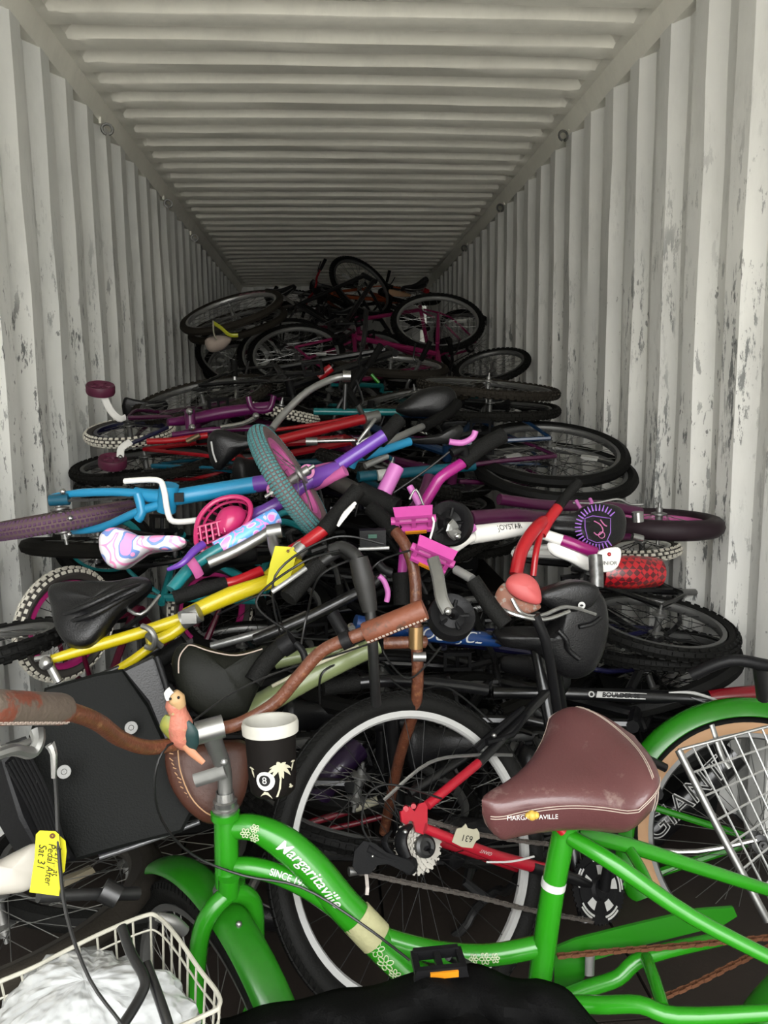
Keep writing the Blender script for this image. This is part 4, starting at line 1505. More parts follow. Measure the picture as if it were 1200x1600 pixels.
# ================================================================= second green cruiser wheel and rack at the right
g2 = thing('beach_cruiser', 'second green cruiser with tan-walled tyre, green fender and wire rack at the right edge', 'bicycle', (.9, 1.9, 0))
gc_ = P(1184, 1316, F * .335 / 192)
gn_ = ((CAM - gc_).normalized() * .95 - CU * .16 + CR * .24).normalized()
gw = frame(gc_, gn_, CR)
tanb = material('tan_and_black', (0.03, .03, .03), rough=.7)
wheel(g2, gw, .335, .026, 'slick', rubber, rubber, rimdull, 36, spokem, steel, lod=False)
gn = gw.to_3x3() @ V((0, 0, 1))
if gn.dot(CAM - gw.translation) < 0:
    gn = -gn
G().lathe([(.335 - .046, .020), (.335 - .034, .0265), (.335 - .018, .0255), (.335 - .018, .0215), (.335 - .034, .0232), (.335 - .045, .0165)], 80, frame(gw.translation, gn), True).build('tyre_sidewall', tan, g2)
g = G()
GF = frame(gw.translation, gn, CR)
yu = 1 if (GF.to_3x3() @ V((0, 1, 0))).dot(CU) > 0 else -1
arc_fender(g, GF, .385, .084, 20 * yu, 205 * yu, n=60, dp=.050)
g.build('rear_fender', green, g2)
def GP(u, v, off=0.0):
    r = P(u, v, 1.0) - CAM
    c = gw.translation + gn * off
    return CAM + r * ((c - CAM).dot(gn) / r.dot(gn))
g = G()
g.tube([GP(1182, 1312, .05), GP(1090, 1330, .05), GP(1010, 1325, .04), GP(975, 1300, .03)], .007, 8, 3)
g.build('fender_stay', chrome, g2)
g = G()
g.tube([GP(1182, 1312, -.06), GP(980, 1380, -.03)], .012, 8)
g.tube([GP(990, 1240, .02), GP(970, 1385, .02)], .017, 10)
g.tube([GP(1182, 1312, -.06), GP(985, 1250, -.01)], .010, 8)
g.build('frame', green, g2)
# wire rack panel
rk = near(1130, 1280, 1.42, 'wire_rack', 'silver wire carrier panel leaning in front of the tan-walled wheel at right', 'rack')
fr_ = G()
A, B_, C_, D_ = Q(1060, 1172, 1.50), Q(1212, 1132, 1.50), Q(1290, 1330, 1.36), Q(1200, 1440, 1.34)
fr_.tube([A, Q(1120, 1290, 1.43), D_], .008, 10)
fr_.tube([A, B_], .0035, 8)
fr_.build('frame_bar', alu, rk)
g = G()
for i in range(1, 8):
    t = i / 7
    a, b = A.lerp(B_, t), D_.lerp(C_, t)
    g.tube([a, b], .0024, 6)
for i in range(1, 7):
    t = i / 7
    g.tube([A.lerp(D_, t), B_.lerp(C_, t)], .0024, 6)
g.build('wire_grid', rimm, rk)
T('upright', [(1112, 1132, 1.52), (1128, 1180, 1.50), (1140, 1200, 1.49)], .006, alu, rk, sq=(1, .5))
# BOULDER frame behind
bf = thing('mountain_bicycle', 'black and red mountain bicycle with white lettered top tube behind the brown saddle', 'bicycle', (.5, 2.0, 0))
g = G()
tt_ = [(770, 1082, 2.16), (900, 1084, 2.14), (1050, 1090, 2.12), (1110, 1094, 2.10)]
g.tube(qs(tt_), [.018, .018, .021, .024], 14, 4)
g.tube(qs([(800, 1120, 1.95), (930, 1150, 1.93), (1040, 1200, 1.92)]), .012, 10, 3)
bfm = g.build('frame', blackpaint, bf)
T('frame_nose', [(1108, 1092, 2.10), (1150, 1088, 2.09), (1240, 1082, 2.07)], [.0245, .027, .030], paint('dark_red_paint', (.34, .008, .02)), bf, 14, label='red painted front end of the frame')
T('frame_flash', [(1045, 1082, 2.09), (1085, 1083, 2.075), (1130, 1098, 2.065)], [.002, .005, .003], whiteink, bfm, 8)
T('frame_flash', [(1080, 1090, 2.085), (1110, 1100, 2.075), (1130, 1104, 2.07)], [.002, .004, .002], silverp, bfm, 8)
lf = on_tube(tt_, .0200, .5, 0)
pl = G()
def rect(g, x0, x1, y0, y1, fn, t, sh=0.0, nx=6):
    vs = []
    for i in range(nx + 1):
        x = x0 + (x1 - x0) * i / nx
        vs += [fn(x, y0, t), fn(x + sh, y1, t)]
    g.add(vs, [(2 * i, 2 * i + 2, 2 * i + 3, 2 * i + 1) for i in range(nx)])
rect(pl, -.02, .125, -.0090, .0090, lf, .0006, .004, 24)
disc(pl, -.034, 0, .009, lf, .0006)
pl.build('decal_panel', whiteink, bfm, smooth=0)
letters('BOULDER SE', .0175, lambda a, b, t: lf(a + .0525, b - .0005, .0014), blackink, bfm, offset=.0005, width=1.12, shear=.1)
g = G()
disc(g, -.034, 0, .005, lf, .0012)
g.build('logo_centre', blackink, bfm, smooth=0)
gl_ = letters('GIANT', .085, lambda a, b, t: GP(1072, 1250, -.045) + (GP(1135, 1190, -.045) - GP(1015, 1305, -.045)).normalized() * a * 1.15 + (CU * .8 - CR * .6).normalized() * b * 1.1, material('outline_white', (0.75, .75, .72), rough=.5), bfm, offset=.0012)
letters('GIANT', .085, lambda a, b, t: GP(1072, 1250, -.043) + (GP(1135, 1190, -.043) - GP(1015, 1305, -.043)).normalized() * a * 1.15 + (CU * .8 - CR * .6).normalized() * b * 1.1, blackpaint, bfm, offset=-.0016)
G().tube([GP(985, 1335, -.10), GP(1150, 1180, -.10)], .042, 16, sq=(1, .8)).build('down_tube', blackpaint, bfm)
T('seatpost', [(850, 960, 1.75), (868, 1040, 1.80), (880, 1120, 1.87)], .0135, blackp, bf)
T('handlebar', [(1080, 1055, 1.75), (1140, 1032, 1.72), (1200, 1040, 1.70), (1260, 1050, 1.70)], .015, blackp, bf)
T('stem', [(1188, 1040, 1.72), (1194, 1090, 1.76)], .018, steel, bf)

# ================================================================= black tarp at the bottom
tp = G()
EDGE = [(330, 1600), (400, 1582), (480, 1562), (560, 1548), (640, 1530), (700, 1510), (740, 1512), (790, 1530), (840, 1534), (885, 1552), (930, 1600)]
def tf(a, b):
    u = 330 + 600 * a
    for (x0, y0), (x1, y1) in zip(EDGE, EDGE[1:]):
        if u <= x1:
            top = y0 + (y1 - y0) * (u - x0) / (x1 - x0)
            break
    top += 3 * math.sin(a * 33)
    v = top + (1740 - top) * b
    y = 1.14 - .30 * b - .05 * math.sin(math.pi * min(1, b * 3)) + .014 * math.sin(a * 19 + b * 9) + .012 * math.sin(a * 43 - b * 13)
    return Q(u, v, y)
tp.grid(tf, 60, 24)
tarp = tp.build('black_cloth', material('black_cloth', (0.010, 0.010, 0.010), spec=.05, rough=.85, var=.3, bump=.5, bscale=300), None)
tag(tarp, 'crumpled black cloth draped across the bottom below the green frame', 'cloth')
sol = tarp.modifiers.new('thickness', 'SOLIDIFY')
sol.thickness = .006

# ================================================================= the middle of the heap
teal = paint('bright_teal_paint', (0.02, 0.30, 0.33))
skyb = material('sky_blue_to_purple', (0.02, 0.42, 0.78), rough=.3, coat=.6)
purple = paint('bright_purple_paint', (0.22, 0.07, 0.52))
pinkr = paint('bubblegum_pink', (0.85, 0.18, 0.50), coat=.2, rough=.4)
orchid = paint('orchid_pink', (0.80, 0.22, 0.66), coat=.1, rough=.45)
yellowp = paint('yellow_paint', (0.85, 0.68, 0.01))
redm = paint('bright_red_paint', (0.62, 0.01, 0.02))
sage = paint('sage_green_paint', (0.30, 0.36, 0.16))
coral = material('coral_vinyl', (0.75, 0.13, 0.13), rough=.5)
purplety = material('purple_tyre', (0.17, 0.075, 0.17), rough=.75)
tealty = material('teal_tyre', (0.10, 0.30, 0.31), rough=.75)
dustpink = material('dusty_pink_groove', (0.20, 0.13, 0.13), rough=.8)
maroonty = material('maroon_plastic', (0.17, 0.025, 0.07), rough=.5)

def clamp_ring(name, p, d, r, w, mat, parent):
    d = V(d).normalized()
    return G().tube([V(p) - d * w / 2, V(p) + d * w / 2], r, 14).build(name, mat, parent)

# --- blue and purple children's bicycle
kb = near(300, 780, 1.95, 'childrens_bicycle', "sky-blue to purple children's bicycle lying flat with teal front tyre and purple rear tyre", 'bicycle')
wheel(kb, ell(97, 813, 114, 3, 10, .2, 1), .2, .027, 'rib', purplety, dustpink, pinkr, 24, spokem, lod=False)
g = G()
g.tube(qs([(275, 777, 1.96), (330, 768, 1.96), (400, 757, 1.95)]), .021, 14, 3)
g.tube(qs([(210, 768, 1.98), (235, 775, 1.97), (275, 777, 1.96)]), [.012, .018, .021], 12, 3)
g.tube(qs([(82, 775, 2.02), (130, 770, 2.0), (190, 769, 1.98), (235, 774, 1.97)]), [.006, .011, .011, .012], 10, 4)
g.tube(qs([(112, 832, 2.05), (160, 824, 2.0), (215, 800, 1.96), (262, 785, 1.95)]), [.006, .011, .011, .012], 10, 4)
g.tube(qs([(215, 772, 1.96), (222, 800, 1.95), (215, 812, 1.95)]), .012, 10, 2)
g.lathe([(.0005, -.035), (.024, -.035), (.024, .035), (.0005, .035)], 16, frame(Q(262, 778, 1.95), V((.2, -.2, 1))))
kf = g.build('frame', bluep, kb)
g = G()
g.tube(qs([(398, 757, 1.95), (440, 750, 1.94), (490, 738, 1.93)]), .021, 14, 3)
g.tube(qs([(395, 806, 1.86), (430, 790, 1.86), (488, 748, 1.89)]), .017, 12, 3)
g.tube(qs([(482, 750, 1.90), (535, 733, 1.88)]), .024, 14)
g.build('front_frame', purple, kb, label='purple front half of the frame')
T('steerer', [(528, 728, 1.88), (600, 680, 1.90)], .0165, violet, kb, 12)
g = G()
for (u, v) in ((480, 737), (428, 765)):
    p = Q(u, v, 1.87)
    g.lathe([(.011, -.008), (.018, -.008), (.018, .008), (.011, .008)], 16, frame(p, CAM - p), True)
g.build('cable_ring', pinkr, kb)
g = G()
g.box(Q(280, 777, 1.935), (.022, .012, .022))
g.build('frame_badge', blackp, kf)
ck = T('crank', [(195, 752, 1.96), (245, 750, 1.93), (256, 765, 1.92), (262, 800, 1.91), (272, 815, 1.90), (308, 813, 1.88)], .0075, white, kb, 10)
tw = ell(453, 752, 103, 17, -57, .152, 1)
wheel(kb, tw, .152, .0245, 'grid', tealty, dustpink, pinkr, 20, spokem, lod=False, rh=.02)
T('fork_leg', [(540, 735, 1.86), (510, 752, 1.88), (486, 765, 1.93)], [.014, .012, .008], pinkr, kb)
T('fork_leg', [(530, 728, 1.93), (490, 735, 1.99), (462, 750, 2.02)], [.014, .012, .008], pinkr, kb)
chain('chain', [(100, 782, 2.0), (160, 780, 1.99), (262, 770, 1.95)], kb, steel)
for (u, v) in ((98, 768), (110, 810), (108, 835)):
    g = G()
    g.ball(Q(u, v, 1.99), .008, 8)
    g.build('axle_nut', chrome, kb)
T('peg', [(78, 782, 2.0), (108, 780, 2.0)], .015, paint('petrol_blue_peg', (.01, .13, .22)), kb)

# --- pink plastic basket
pb = near(348, 822, 1.82, 'doll_basket', 'hot pink plastic basket with square grid openings on the purple frame', 'basket')
hot = paint('hot_pink_plastic', (0.85, 0.04, 0.22), coat=.3, rough=.35)
oc = closed(qs([(306, 838, 1.80), (312, 808, 1.82), (335, 784, 1.84), (368, 776, 1.84), (390, 786, 1.83), (388, 812, 1.81), (366, 838, 1.79), (332, 860, 1.78), (312, 858, 1.78)]), 4)
g = G()
g.tube(oc, .006, 8, closed=True)
g.build('rim', hot, pb)
g = G()
cc = sum(oc, V()) / len(oc)
bk = V((.02, .10, -.03))
for i in range(0, len(oc), 2):
    p = oc[i]
    g.tube([p, p.lerp(cc, .25) + bk * .7, p.lerp(cc, .6) + bk], .0035, 6, 3)
for s in (.12, .35, .6):
    g.tube([p.lerp(cc, s) + bk * min(1, s * 2) for p in oc], .0035, 6, closed=True)
for t in range(5):
    a, b = Q(312 + t * 9, 822 - t * 2, 1.80), Q(316 + t * 9, 856 - t * 6, 1.79)
    g.tube([a, b], .003, 6)
for t in range(4):
    a, b = Q(308, 824 + t * 10, 1.80), Q(352, 812 + t * 9, 1.80)
    g.tube([a, b], .003, 6)
g.build('lattice', hot, pb)
dome('shell', [(334, 830, 1.82), (346, 800, 1.84), (370, 792, 1.84), (384, 800, 1.83), (378, 818, 1.81), (356, 836, 1.80)], .03, .03, hot, pb)

# --- patterned pink saddle
def swirl_mat(name, a, b, c, scale=22):
    m = material(name, a, rough=.35, coat=.3)
    t = m.node_tree
    N, L = t.nodes.new, t.links.new
    w = N('ShaderNodeTexVoronoi')
    w.inputs['Scale'].default_value = scale
    w2 = N('ShaderNodeTexNoise')
    w2.inputs['Scale'].default_value = scale * .4
    tcn = N('ShaderNodeTexCoord')
    mxv = N('ShaderNodeMix')
    mxv.data_type = 'VECTOR'
    mxv.inputs[0].default_value = .08
    L(tcn.outputs['Object'], w2.inputs['Vector'])
    L(tcn.outputs['Object'], mxv.inputs[4])
    L(w2.outputs['Color'], mxv.inputs[5])
    L(mxv.outputs[1], w.inputs['Vector'])
    r = N('ShaderNodeValToRGB')
    r.color_ramp.interpolation = 'CONSTANT'
    e = r.color_ramp.elements
    e[0].position, e[0].color = 0.0, (*b, 1)
    e[1].position, e[1].color = 0.33, (*c, 1)
    x = e.new(0.42)
    x.color = (*a, 1)
    x = e.new(0.62)
    x.color = (*b, 1)
    x = e.new(0.70)
    x.color = (*a, 1)
    L(w.outputs['Distance'], r.inputs[0])
    L(r.outputs[0], t.nodes['Principled BSDF'].inputs['Base Color'])
    return m
swm = swirl_mat('pink_white_swirl_vinyl', (0.70, 0.66, 0.70), (0.80, 0.28, 0.50), (0.16, 0.25, 0.55), 19)
ps = near(215, 858, 1.85, 'bicycle_saddle', 'white saddle with pink and blue swirl circles under the blue frame', 'saddle')
dome('cover', [(160, 862, 1.86), (160, 838, 1.88), (176, 826, 1.88), (198, 828, 1.87), (222, 838, 1.85), (262, 838, 1.82), (286, 840, 1.80), (288, 852, 1.80), (268, 860, 1.80), (235, 862, 1.82), (212, 876, 1.83), (190, 890, 1.84), (172, 884, 1.85)], .035, .03, swm, ps, flat=.5)
T('rails', [(180, 880, 1.90), (215, 868, 1.90), (270, 858, 1.86)], .004, alu, ps)
# --- patterned top-tube pad with teal levers
pad = near(375, 840, 1.78, 'handlebar_pad', 'blue and pink patterned foam pad wrapped on a teal bar below the pink basket', 'pad')
pm_ = swirl_mat('blue_lilac_pad_fabric', (0.12, 0.35, 0.75), (0.70, 0.22, 0.55), (0.55, 0.50, 0.80), 32)
T('pad', [(338, 860, 1.76), (375, 840, 1.78), (432, 806, 1.82)], .022, pm_, pad, 14)
T('bar', [(268, 922, 1.68), (300, 885, 1.72), (345, 856, 1.75)], .014, teal, pad, 12)
T('bar', [(432, 806, 1.82), (450, 800, 1.84), (470, 812, 1.86)], .008, teal, pad)
T('strap', [(292, 868, 1.68), (306, 888, 1.69), (312, 900, 1.70)], .011, pinkr, pad, sq=(1, .4))
T('lever', [(262, 890, 1.66), (285, 880, 1.66), (302, 862, 1.68), (318, 850, 1.70)], [.004, .007, .009, .009], violet, pad)

# --- yellow cruiser frame
yf = near(260, 970, 1.62, 'bicycle', 'yellow bicycle frame with silver seat clamp lying diagonally across the heap on the left', 'bicycle')
g = G()
g.tube(qs([(72, 1033, 1.55), (140, 1012, 1.58), (215, 990, 1.60), (298, 962, 1.62)]), [.008, .013, .013, .014], 12, 3)
g.tube(qs([(290, 962, 1.62), (360, 930, 1.66), (430, 905, 1.70), (470, 880, 1.74)]), [.016, .019, .016, .013], 14, 3)
g.tube(qs([(230, 1005, 1.58), (265, 992, 1.60), (298, 966, 1.62)]), .013, 12, 3)
g.tube(qs([(175, 1052, 1.58), (210, 1030, 1.58), (262, 990, 1.60)]), .010, 10, 3)
g.tube(qs([(415, 902, 1.75), (440, 880, 1.78), (470, 860, 1.82)]), .012, 10, 3)
yfr = g.build('frame', yellowp, yf)
g = G()
c = Q(300, 962, 1.60)
g.tube([c + V((-.018, -.012, -.006)), c + V((.018, -.012, .010))], .020, 14)
g.box(c + V((0, -.028, .004)), (.030, .014, .022))
g.build('clamp', alu, yf)
g = G()
g.tube(qs([(222, 978, 1.56), (236, 985, 1.55), (243, 1000, 1.55), (238, 1012, 1.56), (228, 1010, 1.57)]), .006, 8, 3)
g.tube(qs([(230, 992, 1.56), (252, 1010, 1.58)]), .007, 8)
g.build('seat_clamp', alu, yf)
g = G()
g.tube(qs([(78, 1040, 1.54), (92, 1066, 1.53)]), .009, 10)
g.ball(Q(72, 1036, 1.53), .014, 10)
g.tube(qs([(55, 1030, 1.55), (80, 1026, 1.55)]), .006, 8)
g.build('axle', chrome, yf)
T('fork_leg', [(95, 1075, 1.55), (170, 1050, 1.57), (250, 1012, 1.60)], .006, steel, yf)
T('tyre_edge', [(120, 1095, 1.62), (200, 1060, 1.64), (290, 1005, 1.66)], .020, rubber, yf)
# low front wheel of the yellow bike, knobby, at the left wall
loose_wheel('black knobby wheel edge-on at the left wall beside the yellow frame', ell(-20, 1010, 130, 20, 14, .20, 1), Rr=.20, rim=rimdull, tyre=rubber, n=28, lod=False)

# --- black saddle left
bs = near(150, 955, 1.62, 'bicycle_saddle', 'black vinyl saddle with two moulded ridges above the yellow frame at left', 'saddle')
dome('cover', [(76, 925, 1.64), (92, 914, 1.66), (140, 912, 1.66), (185, 912, 1.66), (222, 905, 1.68), (238, 912, 1.66), (225, 928, 1.64), (190, 955, 1.61), (165, 985, 1.58), (140, 1008, 1.56), (110, 1010, 1.56), (88, 985, 1.58), (80, 950, 1.62)], .030, .04, vinyl, bs, flat=.5)
T('ridge', [(96, 962, 1.585), (140, 945, 1.575), (190, 922, 1.60), (222, 912, 1.64)], [.005, .006, .005, .003], vinyl, bs)
T('ridge', [(98, 975, 1.58), (145, 960, 1.565), (188, 938, 1.59), (215, 924, 1.63)], [.005, .006, .005, .003], vinyl, bs)
T('rails', [(190, 945, 1.64), (220, 960, 1.62), (250, 930, 1.66)], .004, alu, bs)

# --- yellow blank tag
def card(label, pts, y, mat, th=.0006):
    t = near(*pts[0], y, 'paper_tag', label, 'tag')
    a = [Q(u, v, y) for u, v in pts]
    nr = (a[1] - a[0]).cross(a[-1] - a[0]).normalized()
    if nr.dot(CAM - a[0]) < 0:
        nr = -nr
    n = len(a)
    b = [p - nr * th for p in a]
    G().add(a + b, [tuple(range(n)), tuple(range(2 * n - 1, n - 1, -1))] + [(i, n + i, n + (i + 1) % n, (i + 1) % n) for i in range(n)]).build('card', mat, t, smooth=0)
    return t, nr
tg, nr = card('blank yellow card tag hanging from the red handlebar in the middle', [(430, 853), (459, 855), (464, 864), (454, 900), (450, 912), (438, 916), (416, 914), (422, 880)], 1.60, tagm)
g = G()
g.lathe([(.0012, 0), (.0032, 0), (.0032, .0008), (.0012, .0008)], 14, frame(Q(450, 861, 1.598), nr))
g.build('eyelet', rust, tg)
T('string', [(450, 861, 1.598), (462, 850, 1.60), (470, 845, 1.62)], .0008, thread, tg, 5)
tg, nr = card('yellow card tag with handwriting on the brake cable at lower left', [(62, 1298), (86, 1299), (92, 1304), (98, 1360), (92, 1400), (46, 1394), (54, 1340), (56, 1304)], .86, tagm)
g = G()
g.lathe([(.0012, 0), (.0032, 0), (.0032, .0008), (.0012, .0008)], 14, frame(Q(82, 1306, .859), nr))
g.build('eyelet', rust, tg)
for tx, (u, v), sz in (('3/21/... at', (89, 1345), .010), ('Pedal After', (78, 1350), .0115), ('Sat 31', (65, 1338), .0125)):
    dn = (Q(u - 3, v + 30, .859) - Q(u, v, .859)).normalized()
    rt = (Q(u + 20, v + 1, .859) - Q(u, v, .859)).normalized()
    f_ = on_plane(Q(u, v, .859), dn, rt)
    letters(tx, sz, lambda a, b, t: f_(a, b, 0) + nr * .0006, blackink, tg, shear=.2)
w2, nr = card('yellow back edge of a second tag behind the handwritten one', [(93, 1306), (102, 1314), (104, 1330), (101, 1362), (98, 1364), (95, 1330)], .872, tagm)

# --- handlebars with red bar and black grips
def bar_thing(name, label, cat, tubes, group=None):
    u, v, y = tubes[0][1][0]
    t = near(u, v, y, name, label, cat, group)
    for tb in tubes:
        nm, pts, r, mt = tb[:4]
        T(nm, pts, r, mt, t, **(tb[4] if len(tb) > 4 else {}))
    return t
bar_thing('handlebar', 'red handlebar with long black grip and white lever beside the teal tyre', 'handlebar', [
    ('bar', [(455, 862, 1.62), (478, 848, 1.64), (508, 826, 1.66)], .0145, redm),
    ('grip', [(505, 830, 1.66), (530, 800, 1.68), (560, 764, 1.70)], .0185, gripm),
    ('lever', [(530, 818, 1.63), (540, 802, 1.64), (555, 786, 1.66)], [.004, .0055, .004], white),
    ('clamp', [(462, 866, 1.61), (472, 854, 1.62)], .017, alu)])
bar_thing('handlebar', 'black handlebar with thick foam grip running from the purple frame down to the brown bar', 'handlebar', [
    ('bar', [(500, 740, 1.92), (545, 762, 1.86), (570, 775, 1.83)], .021, material('dirty_black', (.03, .028, .022), rough=.6, var=.4, vscale=60)),
    ('grip', [(560, 768, 1.84), (590, 783, 1.82), (620, 796, 1.80)], .027, gripm)])
bar_thing('handlebar', 'second brown cruiser handlebar dropping vertically behind the leather grip, with gold collar', 'handlebar', [
    ('bar', [(585, 800, 1.76), (610, 822, 1.72), (635, 855, 1.68), (648, 900, 1.66), (650, 980, 1.64), (651, 1090, 1.66), (625, 1180, 1.78), (600, 1300, 1.9)], .0135, barb),
    ('grip', [(580, 794, 1.77), (600, 812, 1.74), (618, 832, 1.71)], .019, gripm),
    ('collar', [(650, 978, 1.64), (650, 1012, 1.64)], .0165, material('gold_collar', (.75, .48, .22), rough=.3, metal=.8)),
    ('stem', [(600, 1005, 1.66), (655, 1003, 1.65), (664, 1003, 1.65)], .014, barb),
    ('clamp', [(645, 1026, 1.63), (665, 1026, 1.63)], .011, alu)])
bar_thing('handlebar', 'magenta handlebar with black grip and pink brake lever rising toward the right wheel', 'handlebar', [
    ('bar', [(655, 800, 1.86), (676, 765, 1.86), (690, 745, 1.86), (725, 722, 1.88)], .014, paint('bright_magenta_paint', (.55, .02, .30))),
    ('grip', [(722, 724, 1.88), (750, 700, 1.90), (786, 680, 1.92)], .021, gripm),
    ('lever', [(702, 690, 1.84), (722, 692, 1.84), (738, 684, 1.84), (743, 673, 1.84)], .0075, orchid),
    ('lever_body', [(705, 708, 1.86), (722, 700, 1.87), (728, 715, 1.88)], .012, blackp),
    ('cable', [(702, 706, 1.85), (665, 735, 1.84), (615, 770, 1.83)], .0028, cablem),
    ('post', [(640, 806, 1.90), (662, 775, 1.93), (672, 745, 1.96)], .017, plum)])
bar_thing('handlebar_grip', 'single orchid-pink rubber grip above the pink pedals', 'grip', [
    ('sleeve', [(600, 770, 1.83), (620, 729, 1.85)], .019, orchid)])
bar_thing('handlebar', 'dark handlebar with violet band pointing up-right from the purple head tube', 'handlebar', [
    ('bar', [(565, 712, 1.96), (590, 690, 1.97), (600, 680, 1.98)], .015, blackp),
    ('grip', [(592, 690, 1.97), (625, 655, 2.0)], .020, gripm),
    ('lever', [(560, 690, 1.94), (575, 670, 1.94), (586, 655, 1.96)], .005, alu)])
bar_thing('handlebar', 'silver handlebar tube with black grip pointing at the black saddle', 'handlebar', [
    ('bar', [(598, 695, 2.45), (640, 675, 2.6), (668, 663, 2.75)], .0125, rimm),
    ('grip', [(662, 666, 2.7), (700, 645, 2.8), (715, 630, 2.85)], .020, gripm)])
bar_thing('handlebar', 'bent silver handlebar above the red frame near the centre', 'handlebar', [
    ('bar', [(425, 670, 2.9), (445, 645, 2.95), (480, 612, 3.0), (520, 592, 3.05), (545, 588, 3.05)], .014, rimm),
    ('clamp', [(536, 588, 3.02), (548, 588, 3.02)], .022, chrome),
    ('post', [(540, 600, 3.0), (538, 640, 3.0)], .008, steel)])
bar_thing('handlebar', 'black upright handlebar stem poking out of the heap top centre', 'handlebar', [
    ('bar', [(572, 485, 4.2), (570, 520, 4.15), (562, 560, 4.1), (545, 600, 4.0), (536, 640, 3.9)], .013, blackpaint)])
bar_thing('handlebar_grip', 'small red grip end on the heap in front of the silver-rimmed wheels', 'grip', [
    ('sleeve', [(498, 590, 3.6), (518, 574, 3.6)], .020, redm)])
bar_thing('tubing', 'red bicycle frame tube with dark lettering, rising to the right in the centre', 'frame', [
    ('tube', [(435, 688, 3.0), (500, 672, 3.05), (580, 652, 3.1)], .020, redm),
    ('lower_tube', [(430, 672, 3.1), (500, 662, 3.15), (560, 650, 3.2)], .008, redm),
    ('lug', [(570, 655, 3.08), (592, 650, 3.1)], .024, alu)])
bar_thing('tubing', 'turquoise bicycle frame tube crossing above the red one', 'frame', [
    ('tube', [(490, 643, 3.3), (560, 644, 3.3), (640, 644, 3.3)], .015, tealp)])
bar_thing('tubing', 'deep teal frame tube with a small white sticker under the silver handlebar', 'frame', [
    ('tube', [(560, 745, 2.4), (640, 738, 2.45), (740, 728, 2.55)], .017, paint('deep_teal', (.005, .12, .18))),
    ('sticker', [(590, 743, 2.395), (606, 741, 2.40)], .0176, whiteink)])
bar_thing('seatpost', 'thin silver seatpost between the red frame and the purple head tube', 'seatpost', [
    ('post', [(480, 690, 2.85), (555, 688, 2.85)], .007, chrome),
    ('clamp', [(478, 690, 2.85), (496, 690, 2.85)], .015, alu)])
bar_thing('tubing', 'light blue bent tube peeping out right of the purple head tube', 'frame', [
    ('tube', [(548, 730, 2.0), (556, 715, 2.0), (572, 712, 2.02), (640, 690, 2.1)], .012, bluep),
    ('tip', [(570, 728, 2.05), (605, 712, 2.08)], .009, rimm)])

# --- pink pedals
def pink_pedal(pos, rz, label, tilt=0.3):
    t = near(*pos, 'pedal', label, 'pedal')
    c = Q(*pos)
    m = Matrix.Translation(c) @ MC.to_4x4() @ Matrix.Rotation(R(rz), 4, 'Z') @ Matrix.Rotation(tilt, 4, 'X')
    g = G()
    g.box((0, .026, 0), (.088, .010, .028), m, .92)
    g.box((0, -.026, 0), (.088, .010, .028), m, .92)
    for x in (-.036, 0, .036):
        g.box((x, 0, -.002), (.009, .05, .020), m)
    g.tube([m @ V((-.05, 0, 0)), m @ V((.05, 0, 0))], .009, 10)
    g.build('body', paint('pedal_pink', (.85, .10, .50), coat=.1, rough=.45), t, smooth=30)
    g = G()
    g.box((.004, -.026, .0155), (.048, .008, .004), m)
    g.build('reflector', rf_a, t, smooth=0)
    return t
pink_pedal((646, 812, 1.70), 4, 'hot pink plastic pedal with orange reflector, upper of the pair', .9)
pink_pedal((676, 868, 1.62), -24, 'hot pink plastic pedal with orange reflector, lower of the pair', .9)
bar_thing('pedal_bracket', 'pink notched bracket standing above the upper pink pedal', 'bracket', [
    ('bracket', [(655, 790, 1.74), (648, 775, 1.75), (640, 760, 1.76)], .008, orchid),
    ('wire', [(640, 780, 1.70), (650, 765, 1.70), (662, 790, 1.70)], .0025, alu),
    ('wire', [(668, 800, 1.69), (678, 815, 1.68), (672, 842, 1.66)], .0025, white)])

# --- training wheels
def training_wheel(pos, Rr, nrm, label, bracket, mt=blackp, bm=alu, th=.032):
    t = near(*pos, 'stabiliser', label, 'wheel')
    c = Q(*pos)
    m = frame(c, nrm)
    g = G()
    g.lathe([(.006, -.010), (.012, -th / 2), (Rr * .55, -th * .3), (Rr * .72, -th * .45), (Rr * .95, -th / 2), (Rr, -th * .3), (Rr, th * .3), (Rr * .95, th / 2), (Rr * .72, th * .45), (Rr * .55, th * .3), (.012, th / 2), (.006, .010)], 36, m, True)
    w = g.build('disc', mt, t)
    g = G()
    for i in range(5):
        a = i * 2 * math.pi / 5
        g.tube([m @ V((.01 * math.cos(a), .01 * math.sin(a), th * .33)), m @ V((Rr * .7 * math.cos(a), Rr * .7 * math.sin(a), th * .42))], .004, 6)
    g.build('rib', mt, w)
    pts = bracket
    G().tube(qs(pts), .013, 8, 3, sq=(.3, 1), up=CAM - c).build('bracket', bm, t, smooth=20)
    g = G()
    g.ball(Q(*pts[0]) + (CAM - c).normalized() * .006, .008, 8)
    g.build('axle_bolt', chrome, t)
    return t
training_wheel((704, 818, 1.72), .052, V((-.55, -1, .25)), 'black training wheel with grey bracket right of the pink pedals', [(715, 838, 1.68), (705, 828, 1.67), (712, 818, 1.68)])
training_wheel((705, 965, 1.50), .048, V((.1, -.75, .6)), 'black spoked training wheel with bright silver bracket under the lower pink pedal', [(700, 955, 1.46), (690, 935, 1.48), (684, 900, 1.52), (676, 872, 1.56)], bm=alu)
training_wheel((157, 608, 3.0), .052, V((.15, -.35, 1)), 'maroon training wheel on a long white arm above the white knobby tyre', [(160, 614, 2.98), (172, 640, 3.0), (186, 654, 3.02), (196, 652, 3.04)], mt=maroonty, bm=white, th=.034)
